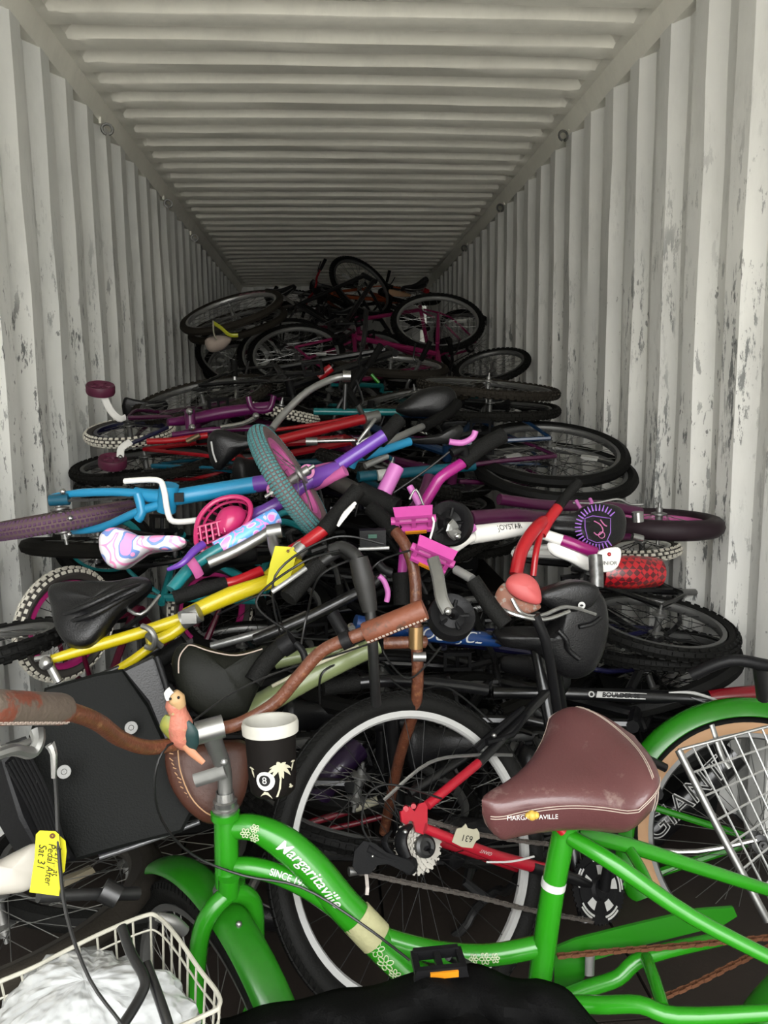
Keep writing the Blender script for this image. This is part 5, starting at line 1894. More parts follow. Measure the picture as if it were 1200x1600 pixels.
training_wheel((176, 722, 2.95), .052, V((.15, -.35, 1)), 'maroon training wheel on a short white arm below the white knobby tyre', [(188, 714, 2.9), (190, 700, 2.92), (204, 690, 2.95)], mt=maroonty, bm=white, th=.034)

# --- purple-tyred girls' bike at the right
pg = near(900, 815, 1.95, 'childrens_bicycle', "dark purple children's bicycle with emblem saddle, rear tyre pointing at the right wall", 'bicycle')
wheel(pg, ell(1029, 818, 97, 12, -3, .2, 1), .2, .033, 'slick', material('plum_black_tyre', (.028, .014, .02), rough=.6), None, pinkr, 24, spokem, lod=False)
g = G()
g.tube(qs([(735, 812, 2.0), (800, 808, 2.05), (865, 815, 2.12)]), .024, 14, 3)
g.tube(qs([(780, 780, 2.15), (860, 790, 2.2), (940, 790, 2.25), (1000, 800, 2.3)]), .016, 12, 3)
g.tube(qs([(930, 838, 2.2), (1000, 838, 2.3), (1040, 830, 2.4)]), .011, 10, 3)
g.build('frame', plum, pg)
T('chain_rail', [(895, 786, 2.1), (930, 786, 2.1), (965, 780, 2.1), (985, 788, 2.1), (1005, 788, 2.1)], .0035, alu, pg)
T('cable_guide', [(900, 782, 2.0), (910, 796, 1.98), (924, 788, 1.98), (922, 780, 2.0)], .005, orchid, pg)
g = G()
g.tube(qs([(996, 800, 2.05), (997, 815, 2.05)]), .016, 10)
g.tube(qs([(988, 838, 2.05), (1004, 842, 2.05)]), .010, 10)
g.build('axle_nut', chrome, pg)
so_ = [(850, 815, 1.92), (862, 806, 1.92), (895, 802, 1.93), (915, 790, 1.95), (945, 788, 1.96), (968, 796, 1.97), (976, 818, 1.96), (970, 845, 1.94), (945, 858, 1.92), (918, 855, 1.90), (900, 838, 1.90), (865, 832, 1.90), (852, 824, 1.91)]
sdd = dome('saddle', so_, .030, .03, vinyl, pg, flat=.5)
def onsad(x, y, t):
    return Q(934 + x, 824 - y, 1.880) + CB * t
g = G()
for i in range(34):
    a = 2 * math.pi * i / 34
    for r0, r1, w in ((26, 36, 1.5),):
        if -0.9 < a < 0.7 or a > 5.5:
            continue
        g.add([onsad(r0 * math.cos(a - .05), r0 * math.sin(a - .05), 0), onsad(r0 * math.cos(a + .05), r0 * math.sin(a + .05), 0), onsad(r1 * math.cos(a + .02), r1 * math.sin(a + .02), .0), onsad(r1 * math.cos(a - .02), r1 * math.sin(a - .02), .0)], [(0, 1, 2, 3)])
sh = [(-20, 14), (-8, 18), (6, 16), (20, 14), (20, -8), (14, -22), (-2, -24), (-16, -18), (-20, 0)]
g.tube([onsad(x, y, .0) for x, y in sh], .0012, 5, closed=True)
g.build('emblem_print', material('lilac_print', (.42, .16, .75), rough=.5), sdd, smooth=0)
g = G()
g.tube([onsad(-6, 10, .001), onsad(4, 4, .001), onsad(8, -6, .001), onsad(0, -12, .001), onsad(-6, -8, .001)], .0016, 5, 4)
g.tube([onsad(4, 12, .001), onsad(10, 4, .001), onsad(14, 2, .001)], .0018, 5, 3)
g.tube([onsad(6 + 5 * math.cos(a), -12 + 5 * math.sin(a), .001) for a in [i * .7 for i in range(9)]], .0012, 5, closed=True)
g.build('emblem_flourish', material('pink_print', (.80, .22, .50), rough=.5), sdd, smooth=0)
# white tube with lettering
wt = near(780, 835, 1.86, 'tubing', 'white bicycle tube with black lettering joined to a pink and orange end', 'frame')
wp = [(735, 836, 1.82), (780, 830, 1.86), (838, 824, 1.92)]
T('tube', wp, [.023, .022, .014], white, wt, 14)
letters('JOYSTAR', .020, on_tube(wp, .0222, .5, .35), blackink, wt, width=.95)
T('band', [(706, 842, 1.79), (722, 832, 1.80), (736, 825, 1.81)], .008, material('orange_yellow', (.8, .45, .05), rough=.5), wt)
T('band', [(730, 828, 1.80), (740, 824, 1.81)], .011, orchid, wt)
T('arm', [(704, 862, 1.78), (730, 844, 1.80), (745, 838, 1.82)], .0105, white, wt)
# red bars
bar_thing('bicycle_fork', 'bright red bicycle fork with black grip standing left of the emblem saddle', 'fork', [
    ('leg', [(806, 898, 1.75), (815, 860, 1.78), (835, 828, 1.82), (850, 815, 1.86)], .016, redm),
    ('leg', [(833, 900, 1.78), (838, 860, 1.80), (846, 830, 1.84)], .008, redm),
    ('crown', [(845, 835, 1.84), (858, 812, 1.86), (872, 793, 1.88)], .014, redm),
    ('grip', [(868, 798, 1.88), (885, 775, 1.90), (904, 753, 1.92)], .013, gripm)])
bar_thing('tubing', 'white and magenta tube slanting under the emblem saddle', 'frame', [
    ('tube', [(850, 835, 1.86), (880, 845, 1.85)], .014, white),
    ('end', [(878, 844, 1.85), (902, 853, 1.84), (930, 864, 1.84)], .015, paint('deep_magenta', (.42, .01, .20)))])
cs_ = near(890, 868, 1.84, 'bicycle_saddle', 'cream saddle edge showing below the emblem saddle', 'saddle')
dome('cover', [(856, 848, 1.86), (880, 850, 1.86), (915, 862, 1.86), (930, 880, 1.86), (918, 892, 1.85), (890, 878, 1.84), (862, 866, 1.85)], .02, .02, white, cs_)
wg = near(950, 878, 1.80, 'number_plate', 'small white rounded plate with red and black print right of the chrome cylinder', 'plate')
dome('plate', [(935, 862, 1.80), (965, 855, 1.80), (970, 868, 1.80), (962, 888, 1.80), (942, 894, 1.80), (932, 885, 1.80)], .008, .008, white, wg, flat=.8)
letters('JUNIOR', .013, lambda a, b, t: Q(950, 880, 1.786) + CR * a + CU * b, blackink, wg)
g = G()
g.ball(Q(952, 866, 1.79), .005, 8)
g.build('red_star', redm, wg)
bar_thing('handlebar_end', 'mottled chrome cylinder upright beside the white plate', 'tube', [
    ('sleeve', [(930, 868, 1.78), (932, 900, 1.76), (932, 918, 1.75)], .017, material('speckled_chrome', (.45, .45, .44), rough=.3, metal=.7, col2=(.04, .04, .04), var=.1, vscale=90))])
# snakeskin pad
sp_ = near(985, 895, 2.0, 'handlebar_pad', 'red and black snakeskin patterned round pad under the white knobby tyre at right', 'pad')
snake = material('red_scales', (.55, .012, .02), rough=.3, coat=.5)
t_ = snake.node_tree
vn = t_.nodes.new('ShaderNodeTexChecker')
vn.inputs['Scale'].default_value = 72
mp = t_.nodes.new('ShaderNodeMapping')
mp.inputs['Rotation'].default_value = (0, R(45), 0)
tcn = t_.nodes.new('ShaderNodeTexCoord')
t_.links.new(tcn.outputs['Object'], mp.inputs[0])
t_.links.new(mp.outputs[0], vn.inputs['Vector'])
vn.inputs['Color1'].default_value = (.26, .005, .01, 1)
vn.inputs['Color2'].default_value = (.05, .004, .006, 1)
t_.links.new(vn.outputs[0], t_.nodes['Principled BSDF'].inputs['Base Color'])
T('pad', [(940, 894, 2.0), (985, 894, 2.0), (1026, 894, 2.02)], [.040, .046, .040], snake, sp_, 20)
# big black saddles right
for lab, o_, y_, bul in (
    ('large black vinyl saddle with moulded lobes below the coral pad at right', [(770, 990), (800, 985), (838, 990), (860, 980), (872, 955), (885, 925), (912, 912), (938, 925), (948, 960), (944, 1005), (925, 1045), (895, 1058), (868, 1050), (850, 1030), (825, 1012), (790, 1008)], 1.72, .045),
    ('second black saddle showing only its upper shoulder behind the large lobed one', [(838, 930), (870, 915), (905, 908), (935, 918), (925, 945), (895, 955), (860, 950)], 1.66, .02)):
    s_ = near(*o_[0], y_, 'bicycle_saddle', lab, 'saddle')
    dome('cover', [(u, v, y_) for u, v in o_], bul, .05, vinyl, s_, flat=.5)
    if bul > .03:
        T('ridge', [(872, 985, y_ - .05), (885, 1000, y_ - .055), (888, 1015, y_ - .05), (905, 1030, y_ - .05)], .006, vinyl, s_)
        T('ridge', [(905, 980, y_ - .05), (925, 975, y_ - .045), (938, 965, y_ - .035)], .005, vinyl, s_)
s_ = [o for o in bpy.data.objects if o.get('label', '').startswith('second black saddle showing')][0]
g = G()
disc(g, 0, 0, .008, lambda a, b, t: Q(909, 946, 1.635) + CR * a + CU * b, 0)
g.build('logo_disc', whiteink, s_, smooth=0)
g = G()
disc(g, 0, 0, .004, lambda a, b, t: Q(909, 946, 1.633) + CR * a + CU * b, 0, sy=.6)
g.build('logo_centre', blackink, s_, smooth=0)
cr = near(815, 920, 1.6, 'bicycle_saddle', 'coral red padded saddle nose on silver springs right of centre', 'saddle')
dome('cover', [(790, 912, 1.60), (800, 898, 1.61), (820, 896, 1.61), (838, 908, 1.60), (846, 930, 1.59), (843, 944, 1.58), (825, 942, 1.58), (800, 930, 1.59)], .018, .02, coral, cr)
dome('shell', [(774, 928, 1.61), (790, 910, 1.62), (806, 930, 1.61), (845, 946, 1.60), (830, 958, 1.59), (800, 962, 1.58), (778, 950, 1.59)], .012, .03, material('orange_tan_shell', (.40, .17, .11), rough=.5, wear=.4, wcol=(.5, .45, .4), wscale=50), cr)
T('rails', [(800, 935, 1.57), (815, 958, 1.56), (845, 962, 1.57), (885, 948, 1.60), (930, 960, 1.64)], .0045, chrome, cr, 8)
T('rails', [(780, 950, 1.57), (810, 962, 1.55), (850, 968, 1.56), (890, 955, 1.58)], .0045, chrome, cr, 8)
T('seatpost', [(836, 962, 1.56), (852, 1000, 1.56), (862, 1050, 1.58), (872, 1120, 1.62)], .011, blackp, cr, 10)

# --- cluster of black grips and bars in the middle
grp = [
    ('black rubber grip slanting down-left below the blank yellow tag', [('grip', [(450, 935, 1.50), (475, 905, 1.53), (500, 880, 1.55)], .019, gripm), ('bar', [(498, 882, 1.55), (530, 862, 1.57), (548, 872, 1.58)], .0115, steel), ('lever', [(425, 925, 1.47), (450, 908, 1.48), (478, 888, 1.50)], .005, rimm)]),
    ('ergonomic black grip hanging straight down in the centre, wide at the top', [('grip', [(560, 872, 1.52), (568, 905, 1.51), (578, 955, 1.50)], [.019, .022, .015], material('worn_grey_grip', (.03, .029, .027), rough=.55, var=.3)), ('bar', [(518, 860, 1.56), (535, 855, 1.55), (552, 865, 1.53), (560, 875, 1.52)], .0135, steel), ('bar', [(578, 950, 1.50), (582, 1000, 1.50), (585, 1060, 1.52), (588, 1100, 1.55)], .011, steel)]),
    ('black grip pointing down right beside the silver bracket', [('grip', [(738, 905, 1.56), (765, 945, 1.54), (790, 976, 1.52)], [.0165, .018, .017], gripm), ('bar', [(712, 890, 1.60), (738, 905, 1.56)], .010, rimm)]),
    ('thick black grip standing upright under the pink-tipped tube', [('grip', [(628, 895, 1.72), (630, 945, 1.70)], .022, gripm), ('bar', [(628, 898, 1.72), (632, 850, 1.75)], .011, paint('pink_tube', (.6, .05, .4)))]),
    ('long black bar crossing from lower left to the centre', [('bar', [(398, 1000, 1.66), (470, 970, 1.66), (560, 925, 1.68), (600, 900, 1.70)], .013, blackpaint), ('bar', [(330, 1010, 1.74), (420, 985, 1.74), (480, 960, 1.74)], .010, alu)]),
    ('black grip and shifter near the wide black saddle', [('grip', [(395, 1065, 1.44), (415, 1035, 1.46), (438, 1012, 1.48)], .018, gripm), ('shifter', [(440, 1012, 1.48), (458, 1000, 1.48)], .022, blackp), ('lever', [(462, 1005, 1.46), (474, 1020, 1.45), (478, 1045, 1.44), (470, 1060, 1.44)], .007, blackp)]),
    ('dark bar with ribbed grip left of the yellow tag', [('grip', [(272, 935, 1.66), (320, 920, 1.68), (352, 912, 1.70)], .0165, gripm), ('bar', [(350, 912, 1.70), (370, 908, 1.71), (408, 892, 1.74)], .0125, redm)]),
    ('black stem and bolt above the leather grip', [('stem', [(520, 960, 1.52), (535, 985, 1.50), (548, 1000, 1.49)], .014, blackp), ('bolt', [(548, 978, 1.47), (550, 982, 1.46)], .007, chrome)]),
    ('black bar lying level behind the big white-rimmed wheel top', [('bar', [(520, 1072, 1.72), (600, 1064, 1.74), (700, 1070, 1.78), (760, 1078, 1.80)], .015, blackpaint), ('grip', [(505, 1074, 1.70), (560, 1066, 1.72)], .020, gripm)]),
]
for lab, tb in grp:
    bar_thing('handlebar', lab, 'handlebar', tb)
bar_thing('handlebar', 'silver quill stem with open clamp above the yellow tag', 'handlebar', [
    ('stem', [(425, 838, 1.72), (428, 855, 1.68), (434, 870, 1.66)], .012, alu),
    ('clamp', [(418, 832, 1.72), (440, 828, 1.72)], .017, alu),
    ('bar', [(325, 880, 1.72), (370, 860, 1.74), (420, 832, 1.76)], .013, alu)])
bar_thing('brake_lever', 'small orchid-pink brake lever hanging in the middle of the heap', 'lever', [
    ('lever', [(592, 900, 1.60), (600, 908, 1.60), (606, 925, 1.60), (604, 940, 1.60)], .006, orchid),
    ('body', [(590, 880, 1.62), (600, 890, 1.62), (612, 895, 1.62)], .010, blackp)])
bar_thing('brake_lever', 'white plastic lever right of the red handlebar', 'lever', [
    ('lever', [(528, 822, 1.60), (538, 806, 1.60), (552, 790, 1.62)], [.003, .006, .005], white)])
bs3 = near(575, 845, 1.62, 'bell', 'dark green display unit clamped among the bars in the centre', 'display')
g = G()
g.box(Q(582, 840, 1.62), (.055, .03, .035))
g.build('case', blackp, bs3, smooth=0)
g = G()
g.box(Q(582, 838, 1.603), (.018, .003, .008))
g.build('button', material('dark_green', (.01, .10, .06), rough=.4), bs3, smooth=0)
T('bracket', [(560, 858, 1.60), (608, 856, 1.60)], .004, rimm, bs3)
# loose cables
CL_ = ['thin black cable arching left of the grey ergonomic grip', 'thin black cable dropping from the dark display unit toward the lower left', 'thin black cable curving over the blank yellow tag', 'thin black cable right of the pink brake lever', 'short black cable loop above the sage green tube', 'thin black cable hooked round the lower training wheel', 'thin black cable wavering above the wide olive saddle', 'thin black cable running along the top of the big white-rimmed wheel']
rc = random.Random(4)
for i, (a, b, c, d) in enumerate([((455, 990), (400, 940), (470, 880), (530, 860)), ((560, 870), (500, 900), (480, 960), (470, 1010)), ((440, 1000), (430, 900), (520, 840), (600, 850)), ((600, 990), (560, 930), (590, 880), (640, 860)), ((500, 1100), (505, 1050), (560, 1030), (600, 1040)), ((690, 1010), (640, 1060), (600, 1020), (596, 980)), ((340, 960), (420, 930), (450, 990), (520, 1000)), ((610, 1060), (640, 1080), (700, 1075), (770, 1130))]):
    y = 1.50 + .03 * i
    bar_thing('cable', CL_[i], 'cable', [('cable', [(*a, y), (*b, y - .03), (*c, y + .03), (*d, y)], .0024, cablem, {'n': 6, 'k': 8})], 'loose brake cables among the bars')
# saddles further back
def far_saddle(label, outline, y, bulge=.03, mat=vinyl):
    s = near(*outline[0], y, 'bicycle_saddle', label, 'saddle')
    dome('cover', [(u, v, y) for u, v in outline], bulge, .04, mat, s, flat=.4)
    return s
s1 = far_saddle('black saddle with a pale rear label left of the teal tyre', [(325, 685), (335, 672), (352, 672), (380, 680), (410, 682), (412, 694), (385, 702), (360, 720), (345, 735), (332, 728), (326, 705)], 2.45, .05)
T('label', [(330, 690, 2.39), (333, 708, 2.38), (338, 722, 2.38)], .003, whiteink, s1)
far_saddle('glossy black saddle lying nose left above the silver handlebar', [(618, 640), (640, 620), (665, 606), (700, 604), (713, 618), (712, 645), (700, 655), (665, 652), (635, 650)], 2.9, .05)
far_saddle('narrow grey-lit black saddle below the glossy one', [(632, 688), (660, 684), (690, 676), (715, 664), (724, 672), (715, 688), (690, 694), (655, 694)], 2.85, .03, material('satin_black', (.03, .03, .03), rough=.3))
# plum frame up left
pf = near(330, 645, 3.15, 'frameset', 'glossy plum frame with silver posts next to the white knobby tyre', 'frame')
g = G()
g.tube(qs([(262, 660, 3.1), (300, 655, 3.15), (350, 645, 3.2), (425, 635, 3.25)]), [.014, .022, .026, .022], 14, 4)
g.tube(qs([(270, 680, 3.05), (330, 672, 3.05), (420, 668, 3.1)]), .012, 10, 3)
g.tube(qs([(388, 620, 3.2), (395, 640, 3.2), (420, 640, 3.22), (428, 618, 3.22)]), .012, 10, 3)
g.tube(qs([(296, 640, 3.05), (298, 670, 3.05)]), .020, 12)
g.build('frame', paint('glossy_plum', (.16, .008, .11)), pf)
g = G()
for p in ((296, 643), (300, 668), (400, 650)):
    G().ball(Q(p[0], p[1], 3.0), .014, 8).build('bolt', chrome, pf)
g.tube(qs([(345, 668, 3.0), (380, 662, 3.0), (400, 652, 3.0)]), .010, 8, 3)
g.build('fittings', chrome, pf)
T('frame', [(205, 693, 3.1), (240, 678, 3.15), (262, 668, 3.2)], .008, navy, pf)
# red frame left low
rfm = near(300, 690, 2.95, 'frameset', 'slim red frame tube running out of the white tyre toward the black saddle', 'frame')
T('tube', [(230, 690, 3.0), (270, 688, 3.0), (325, 680, 3.0)], .012, redm, rfm)
T('axle_bolt', [(292, 690, 2.9), (312, 680, 2.9)], .010, material('brassy_steel', (.35, .26, .15), rough=.4, metal=.8), rfm)
# things high on the heap
hl = near(345, 530, 4.2, 'carrier_bag', 'pale crumpled bag with yellow strap by the left wall on the heap', 'bag')
dome('bag', [(320, 532, 4.2), (338, 524, 4.2), (362, 528, 4.2), (350, 545, 4.2), (328, 550, 4.2)], .05, .05, material('pale_pink_cloth', (.62, .50, .42), rough=.8, bump=.6, bscale=20), hl)
T('strap', [(334, 505, 4.15), (345, 512, 4.12), (358, 523, 4.1), (372, 524, 4.1)], .010, paint('acid_yellow', (.6, .62, .03)), hl, sq=(1, .4))
T('strap', [(333, 502, 4.15), (334, 520, 4.12), (338, 530, 4.1)], .010, cream, hl, sq=(1, .4))
cb = near(625, 456, 6.6, 'cardboard_piece', 'small tan cardboard flap wedged behind the highest wheels', 'cardboard')
dome('flap', [(608, 452, 6.6), (625, 455, 6.6), (642, 460, 6.6), (638, 464, 6.6), (612, 462, 6.6)], .01, .01, material('cardboard', (.55, .33, .18), rough=.8), cb)
bar_thing('tubing', 'orange-red tube end at the far top of the heap', 'frame', [('tube', [(650, 446, 6.8), (668, 456, 6.7)], .022, redm)])
bar_thing('handlebar_grip', 'thin bright green tube end behind the bent silver handlebar', 'grip', [('sleeve', [(580, 585, 3.5), (592, 598, 3.5)], .008, green)])

# ================================================================= lower left
# wide black saddle
wb_ = near(345, 1060, 1.46, 'bicycle_saddle', 'wide dark olive-black saddle with white piping behind the parrot', 'saddle')
dome('cover', [(268, 1040, 1.46), (276, 1012, 1.48), (296, 1006, 1.49), (325, 1014, 1.50), (360, 1022, 1.50), (395, 1016, 1.50), (415, 1010, 1.50), (424, 1022, 1.50), (410, 1060, 1.48), (395, 1095, 1.46), (380, 1120, 1.44), (340, 1124, 1.43), (305, 1112, 1.43), (280, 1080, 1.44)], .04, .08, material('olive_black_vinyl', (.016, .017, .013), spec=.12, rough=.42, bump=.2, bscale=260), wb_, flat=.5)
T('piping', [(279, 1052, 1.425), (280, 1028, 1.43), (290, 1012, 1.44), (300, 1008, 1.45), (330, 1018, 1.455), (370, 1024, 1.455), (410, 1014, 1.46)], .0014, thread, wb_, 6)
# sage frame
sg = near(480, 1060, 1.62, 'frameset', 'pale sage green bicycle frame tube behind the long brown handlebar', 'frame')
g = G()
g.tube(qs([(375, 1120, 1.58), (430, 1088, 1.60), (500, 1050, 1.62), (590, 1008, 1.66)]), [.024, .026, .024, .020], 16, 4)
g.tube(qs([(430, 1035, 1.70), (500, 1020, 1.70), (560, 1020, 1.70)]), .016, 12, 3)
g.build('frame', sage, sg)
T('stripe', [(425, 1072, 1.575), (490, 1040, 1.59), (560, 1010, 1.62)], .004, cream, sg)
# blue lettered tube
bl = near(680, 990, 1.72, 'tubing', 'black tube with blue and white lettering behind the leather grip', 'frame')
bp_ = [(555, 972, 1.68), (620, 984, 1.70), (680, 992, 1.72), (780, 1000, 1.76)]
T('tube', bp_, .0175, paint('cobalt_paint', (.008, .05, .20)), bl, 14)
letters('ROCK JCL', .040, on_tube(bp_, .0178, .60, 0, 1), whiteink, bl, shear=.4)
T('tube', [(745, 996, 1.75), (790, 1000, 1.76), (830, 1006, 1.78)], .017, blackpaint, bl)
# black pannier box
px = near(170, 1180, 1.42, 'black_box', 'large black plastic pannier with two steel rivets behind the left brown handlebar', 'pannier')
bpan = material('black_pannier_plastic', (.010, .011, .010), rough=.5, spec=.10, bump=.25, bscale=300, var=.1)
def slab(name, pts, th, mat, parent, bev=.006):
    a = qs(pts)
    c = sum(a, V()) / len(a)
    nr = V()
    for i in range(len(a)):
        nr += (a[i] - c).cross(a[(i + 1) % len(a)] - c)
    nr.normalize()
    if nr.dot(CAM - c) < 0:
        nr = -nr
    n = len(a)
    inn = [p + (c - p).normalized() * bev + nr * bev * .6 for p in a]
    b = [p - nr * th for p in a]
    fs = [tuple(range(n))] + [(i, n + i, n + (i + 1) % n, (i + 1) % n) for i in range(n)] + [(n + i, 2 * n + i, 2 * n + (i + 1) % n, n + (i + 1) % n) for i in range(n)] + [tuple(range(3 * n - 1, 2 * n - 1, -1))]
    return G().add(inn + a + b, fs).build(name, mat, parent, smooth=30), nr
_, nr = slab('shell', [(70, 1075, 1.44), (150, 1052, 1.46), (192, 1045, 1.46), (232, 1100, 1.44), (262, 1165, 1.42), (305, 1262, 1.38), (285, 1300, 1.36), (200, 1322, 1.34), (118, 1345, 1.33), (60, 1240, 1.36), (45, 1150, 1.40)], .16, bpan, px)
slab('strap_panel', [(192, 1046, 1.43), (238, 1024, 1.44), (252, 1034, 1.44), (272, 1110, 1.42), (262, 1165, 1.40), (232, 1100, 1.41)], .03, vinyl, px)
T('strap', [(245, 1026, 1.43), (262, 1080, 1.41), (272, 1130, 1.40)], .006, blackp, px)
for (u, v, y_) in ((205, 1137, 1.395), (100, 1206, 1.315)):
    c = Q(u, v, y_)
    m = frame(c, CAM - c)
    g = G()
    g.lathe([(.0005, .004), (.004, .004), (.005, .002), (.0115, .002), (.012, 0), (.012, -.03)], 20, m)
    g.build('rivet', rimdull, px)
rp_, nr = slab('ribbed_side', [(2, 1188, 1.30), (40, 1150, 1.33), (60, 1240, 1.33), (118, 1345, 1.31), (70, 1350, 1.26), (30, 1280, 1.27)], .05, blackp, px)
for i in range(7):
    t = i / 7
    T('rib', [(10 + 7 * t * 5, 1195 - 30 * t, 1.285), (45 + 9 * t * 4, 1260 - 22 * t, 1.28), (82 + 30 * t, 1344 - 3 * t, 1.265)], .0025, blackp, rp_, 5)
T('bracket', [(0, 1170, 1.20), (30, 1165, 1.22), (48, 1158, 1.24)], .006, alu, px)
# brown leather disc
bd = near(325, 1225, 1.36, 'saddle_bag', 'round brown leather saddle with stitched edge and tooled marks behind the silver stem', 'saddle')
dome('body', [(262, 1172, 1.38), (300, 1164, 1.38), (350, 1160, 1.38), (386, 1166, 1.38), (388, 1220, 1.37), (372, 1265, 1.36), (335, 1286, 1.35), (300, 1270, 1.35), (272, 1235, 1.36), (260, 1200, 1.37)], .03, .07, material('dark_brown_leather', (.10, .034, .02), rough=.45, var=.15, bump=.2, bscale=120), bd, flat=.6)
T('stitching', [(278, 1172, 1.345), (282, 1205, 1.335), (298, 1245, 1.325), (322, 1270, 1.32), (345, 1278, 1.325)], .0012, tan, bd, 6)
g = G()
rr = random.Random(2)
for i in range(12):
    t = i / 11
    u, v = 266 + 34 * t ** 1.3 + rr.uniform(-1, 1), 1180 + 82 * t
    g.tube(qs([(u - 2, v - 3, 1.345 - .01 * t), (u + rr.uniform(1, 4), v + rr.uniform(-2, 3), 1.342 - .01 * t)]), .0009, 5)
g.build('tooling', tan, bd)
g = G()
g.tube(qs([(304, 1220, 1.29), (330, 1212, 1.285), (352, 1205, 1.28)]), .012, 10, 3, sq=(1, .3), up=CU)
g.build('bracket', alu, bd)
# white saddle lower left
ws = near(20, 1360, 1.15, 'bicycle_saddle', 'white saddle nose entering the frame behind the handwritten yellow tag', 'saddle')
dome('cover', [(-60, 1350, 1.12), (-10, 1346, 1.14), (25, 1330, 1.16), (52, 1318, 1.17), (64, 1330, 1.17), (62, 1365, 1.16), (45, 1390, 1.14), (5, 1398, 1.12), (-60, 1400, 1.10)], .03, .03, material('off_white_vinyl', (.68, .64, .56), rough=.45, var=.06), ws, flat=.5)
# white wire basket
wk = near(150, 1540, 1.0, 'wire_basket', 'dirty white wire bicycle basket holding a clear plastic bag at the lower left', 'basket')
rim_ = closed(qs([(-60, 1572, .98), (60, 1508, 1.03), (150, 1462, 1.07), (222, 1432, 1.10), (246, 1432, 1.10), (275, 1462, 1.06), (312, 1515, 1.00), (340, 1552, .96), (342, 1572, .94), (325, 1584, .93), (200, 1640, .88), (60, 1720, .84), (-70, 1700, .88)]), 5)
g = G()
g.tube(rim_, .0032, 8, closed=True)
g.build('rim', whitewire, wk)
g = G()
cbk = sum(rim_, V()) / len(rim_)
dn = V((0, 0, -.20))
N_ = len(rim_)
tot = [0]
for i in range(N_):
    tot.append(tot[-1] + (rim_[(i + 1) % N_] - rim_[i]).length)
nw = int(tot[-1] / .026)
ring = []
for k in range(nw):
    s = tot[-1] * k / nw
    i = max(j for j in range(N_) if tot[j] <= s)
    p = rim_[i].lerp(rim_[(i + 1) % N_], (s - tot[i]) / max(tot[i + 1] - tot[i], 1e-6))
    b = p.lerp(cbk, .15) + dn
    g.tube([p, b], .0017, 5)
for s in (.12, .45, .8, 1.0):
    g.tube([p.lerp(cbk, .15 * s) + dn * s for p in rim_], .0017, 5, closed=True)
bb = [p.lerp(cbk, .15) + dn for p in rim_]
for i in range(0, N_ // 2, 3):
    g.tube([bb[i], bb[N_ - 1 - i]], .0015, 5)
g.build('wire', whitewire, wk)
# plastic bag
bag = G()
cb_ = Q(125, 1640, .985)
def bf_(a, b):
    th, ph = 2 * math.pi * a, math.pi * b
    n_ = .12 * math.sin(3 * th + 2 * ph) + .09 * abs(math.sin(5 * th - 4 * ph)) + .07 * abs(math.sin(9 * th + 7 * ph + 1)) - .05 * abs(math.sin(16 * th - 5 * ph))
    r = 1 + n_ * math.sin(ph)
    p = cb_ + V((.145 * math.cos(th) * math.sin(ph) * r, .12 * math.sin(th) * math.sin(ph) * r, .085 * math.cos(ph) * r * (1.25 if math.cos(ph) > 0 else 1)))
    return p + V((.12 * (p - cb_).z, 0, 0))
bag.grid(bf_, 90, 46, True)
film = bpy.data.materials.new('clear_plastic_film')
film.use_nodes = True
fb = film.node_tree.nodes['Principled BSDF']
fb.inputs['Base Color'].default_value = (.42, .43, .43, 1)
fb.inputs['Roughness'].default_value = .22
fb.inputs['Transmission Weight'].default_value = .35
fb.inputs['IOR'].default_value = 1.2
tnz = film.node_tree.nodes.new('ShaderNodeTexNoise')
tnz.inputs['Scale'].default_value = 7
tnz.inputs['Detail'].default_value = 2
tbp = film.node_tree.nodes.new('ShaderNodeBump')
tbp.inputs['Strength'].default_value = .9
tbp.inputs['Distance'].default_value = .02
film.node_tree.links.new(tnz.outputs['Fac'], tbp.inputs['Height'])
film.node_tree.links.new(tbp.outputs[0], fb.inputs['Normal'])
bo = bag.build('plastic_bag', film, None, smooth=60)
tag(bo, 'crumpled translucent plastic bag stuffed in the white wire basket', 'bag')
# black rods
bar_thing('basket_bracket', 'pair of bent black rods rising in front of the plastic bag', 'bracket', [
    ('rod', [(190, 1448, .96), (205, 1490, .93), (226, 1530, .90), (218, 1560, .88), (185, 1612, .84)], .0065, blackpaint),
    ('rod', [(228, 1505, .93), (245, 1550, .90), (262, 1600, .87), (270, 1640, .85)], .0065, blackpaint)])
T('bracket', [(245, 1432, 1.10), (270, 1440, 1.11), (288, 1455, 1.12)], [.006, .010, .009], alu, wk)
# large dark wheel lying at lower left
loose_wheel('large dark wheel lying flat under the pannier at the lower left', ell(0, 1425, 250, 92, 22, .335, 1), rim=material('dusty_brown_rim', (.045, .038, .030), rough=.6), tyre=brown_dusty, tread='slick', n=36, lod=False, rh=.03, refl=[(10, material('dirty_reflector', (.35, .3, .2), rough=.4))])
bar_thing('tubing', 'thin silver and violet tube crossing behind the hanging cable', 'frame', [('tube', [(155, 1340, 1.45), (230, 1315, 1.48), (312, 1284, 1.5)], .005, silverp), ('tube', [(150, 1325, 1.5), (220, 1285, 1.55), (300, 1250, 1.6)], .022, paint('dark_violet', (.03, .012, .05)))])
bar_thing('crank_arm', 'dark metal crank arm lying behind the handwritten yellow tag', 'crank', [('arm', [(60, 1400, 1.12), (130, 1398, 1.16), (215, 1396, 1.22)], [.010, .009, .011], steel), ('joint', [(160, 1390, 1.18), (185, 1402, 1.18)], .018, steel)])
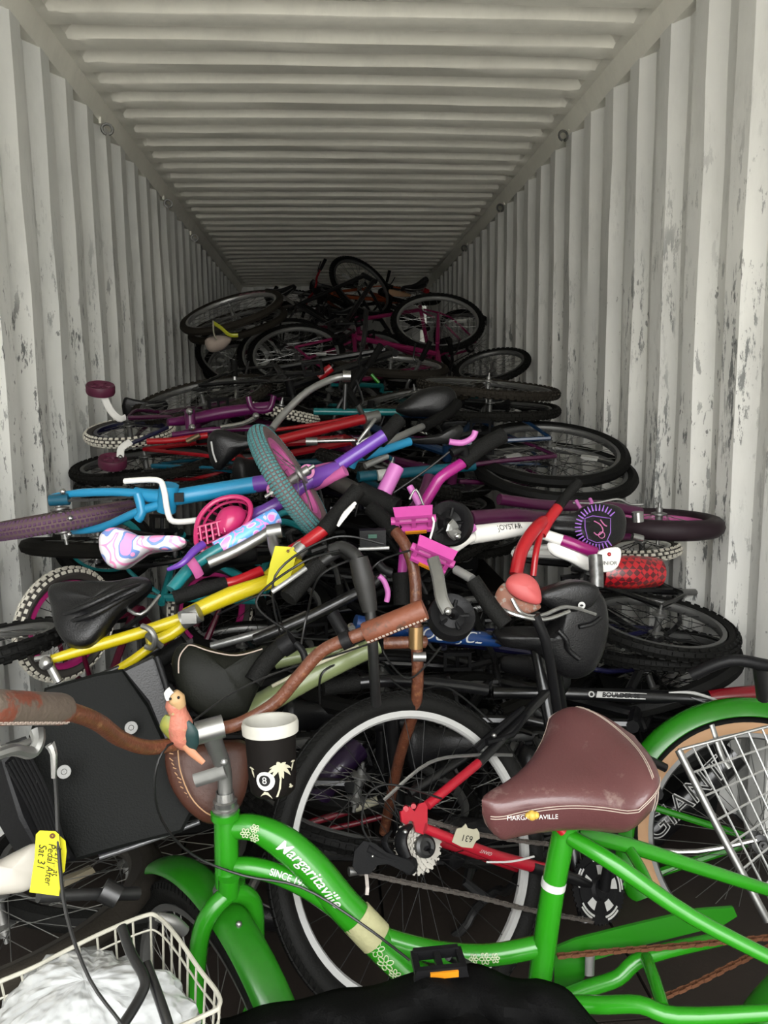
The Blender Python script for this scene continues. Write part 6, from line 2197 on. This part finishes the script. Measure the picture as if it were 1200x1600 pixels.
# frames seen through the big wheel
bar_thing('frameset', 'dark red twin tubes seen through the left spokes of the white-rimmed wheel', 'frame', [
    ('tube', [(470, 1290, 2.0), (530, 1272, 2.0), (600, 1250, 2.0)], .010, paint('wine_red', (.22, .008, .02))), ('tube', [(480, 1302, 2.0), (540, 1290, 2.0), (600, 1275, 2.0)], .008, paint('wine_red', (.22, .008, .02))), ('bracket', [(555, 1262, 1.95), (590, 1250, 1.95)], .012, cream)])
bar_thing('frameset', 'dark violet tube seen through the upper left of the white-rimmed wheel', 'frame', [
    ('tube', [(500, 1240, 2.0), (525, 1205, 2.0), (560, 1170, 2.05)], .035, paint('dark_violet', (.03, .012, .05)))])
bar_thing('frameset', 'black suspension fork standing behind the big wheel spokes', 'frame', [
    ('leg', [(612, 1120, 1.95), (618, 1200, 1.95), (625, 1300, 1.95)], .020, blackpaint), ('leg', [(596, 1110, 2.05), (600, 1240, 2.05)], .020, blackpaint), ('crown', [(585, 1130, 1.98), (640, 1128, 1.98)], .022, blackp)])
loose_wheel('black slick wheel tangled behind the brown saddle', ell(800, 1230, 190, 95, 10, .335, 1), rim=rimdull, tread='slick', n=32)
loose_wheel('dark knobby wheel lying deep behind the white-rimmed wheel', ell(560, 1230, 200, 80, -12, .335, 1), rim=rimdull, n=32)
loose_wheel('dark slick wheel lying deep under the pannier', ell(200, 1330, 210, 90, 6, .335, 1), rim=rimdull, tread='slick', n=32)

bike('added black bicycle on its side, darkening the gap at the very bottom of the heap against the right wall', Matrix.Translation((.20, 2.5, .30)) @ Matrix.Rotation(R(12), 4, 'Z') @ Matrix.Rotation(R(86), 4, 'X'), frame_m=blackpaint, rim=rimdull, s=.85, R_=.3, skip=('bar',))  # added filler bicycle, keeps the low right gap dark
bike('added black bicycle on its side, darkening the gap at the very bottom of the heap against the left wall', Matrix.Translation((-.80, 2.4, .28)) @ Matrix.Rotation(R(-5), 4, 'Z') @ Matrix.Rotation(R(80), 4, 'X'), frame_m=blackpaint, rim=rimdull, s=.9, R_=.3, skip=('bar',))  # added as well, so the low left gap stays black

for i_, (x_, y_, z_, h_) in enumerate(((.0, 2.25, .24, 6), (.05, 2.5, .42, -6))):  # added black pair, blocks light reaching the wall behind the wheel
    bike(('lowest', 'upper')[i_] + ' added black bicycle of the pair darkening the gap by the right wall behind the tan-walled wheel', Matrix.Translation((x_, y_, z_)) @ Matrix.Rotation(R(h_), 4, 'Z') @ Matrix.Rotation(R(84 + 4 * i_), 4, 'X'), frame_m=blackpaint, rim=blackp, spoke=spoked, s=.85, R_=.3, rt=.03, skip=('bar',), tread='slick')

bx2 = thing('black_box', 'added black box darkening the gap low against the right wall behind the wire rack', 'pannier', (.9, 2.35, .2))  # added box, hides the bright lower wall so the gap reads as dark
g = G()
m = Matrix.Translation((.93, 2.36, .21)) @ Matrix.Rotation(R(-12), 4, 'Z') @ Matrix.Rotation(R(8), 4, 'Y')
g.box((0, 0, 0), (.42, .16, .38), m, .94)
g.build('shell', bpan, bx2)
g = G()
g.box((0, -.09, .06), (.36, .02, .20), m, .96)
g.build('lid', blackp, bx2)
g = G()
g.tube([m @ V(p) for p in ((-.08, -.09, .13), (-.07, -.12, .15), (.07, -.12, .15), (.08, -.09, .13))], .008, 8, 3)
g.build('handle', blackp, bx2)
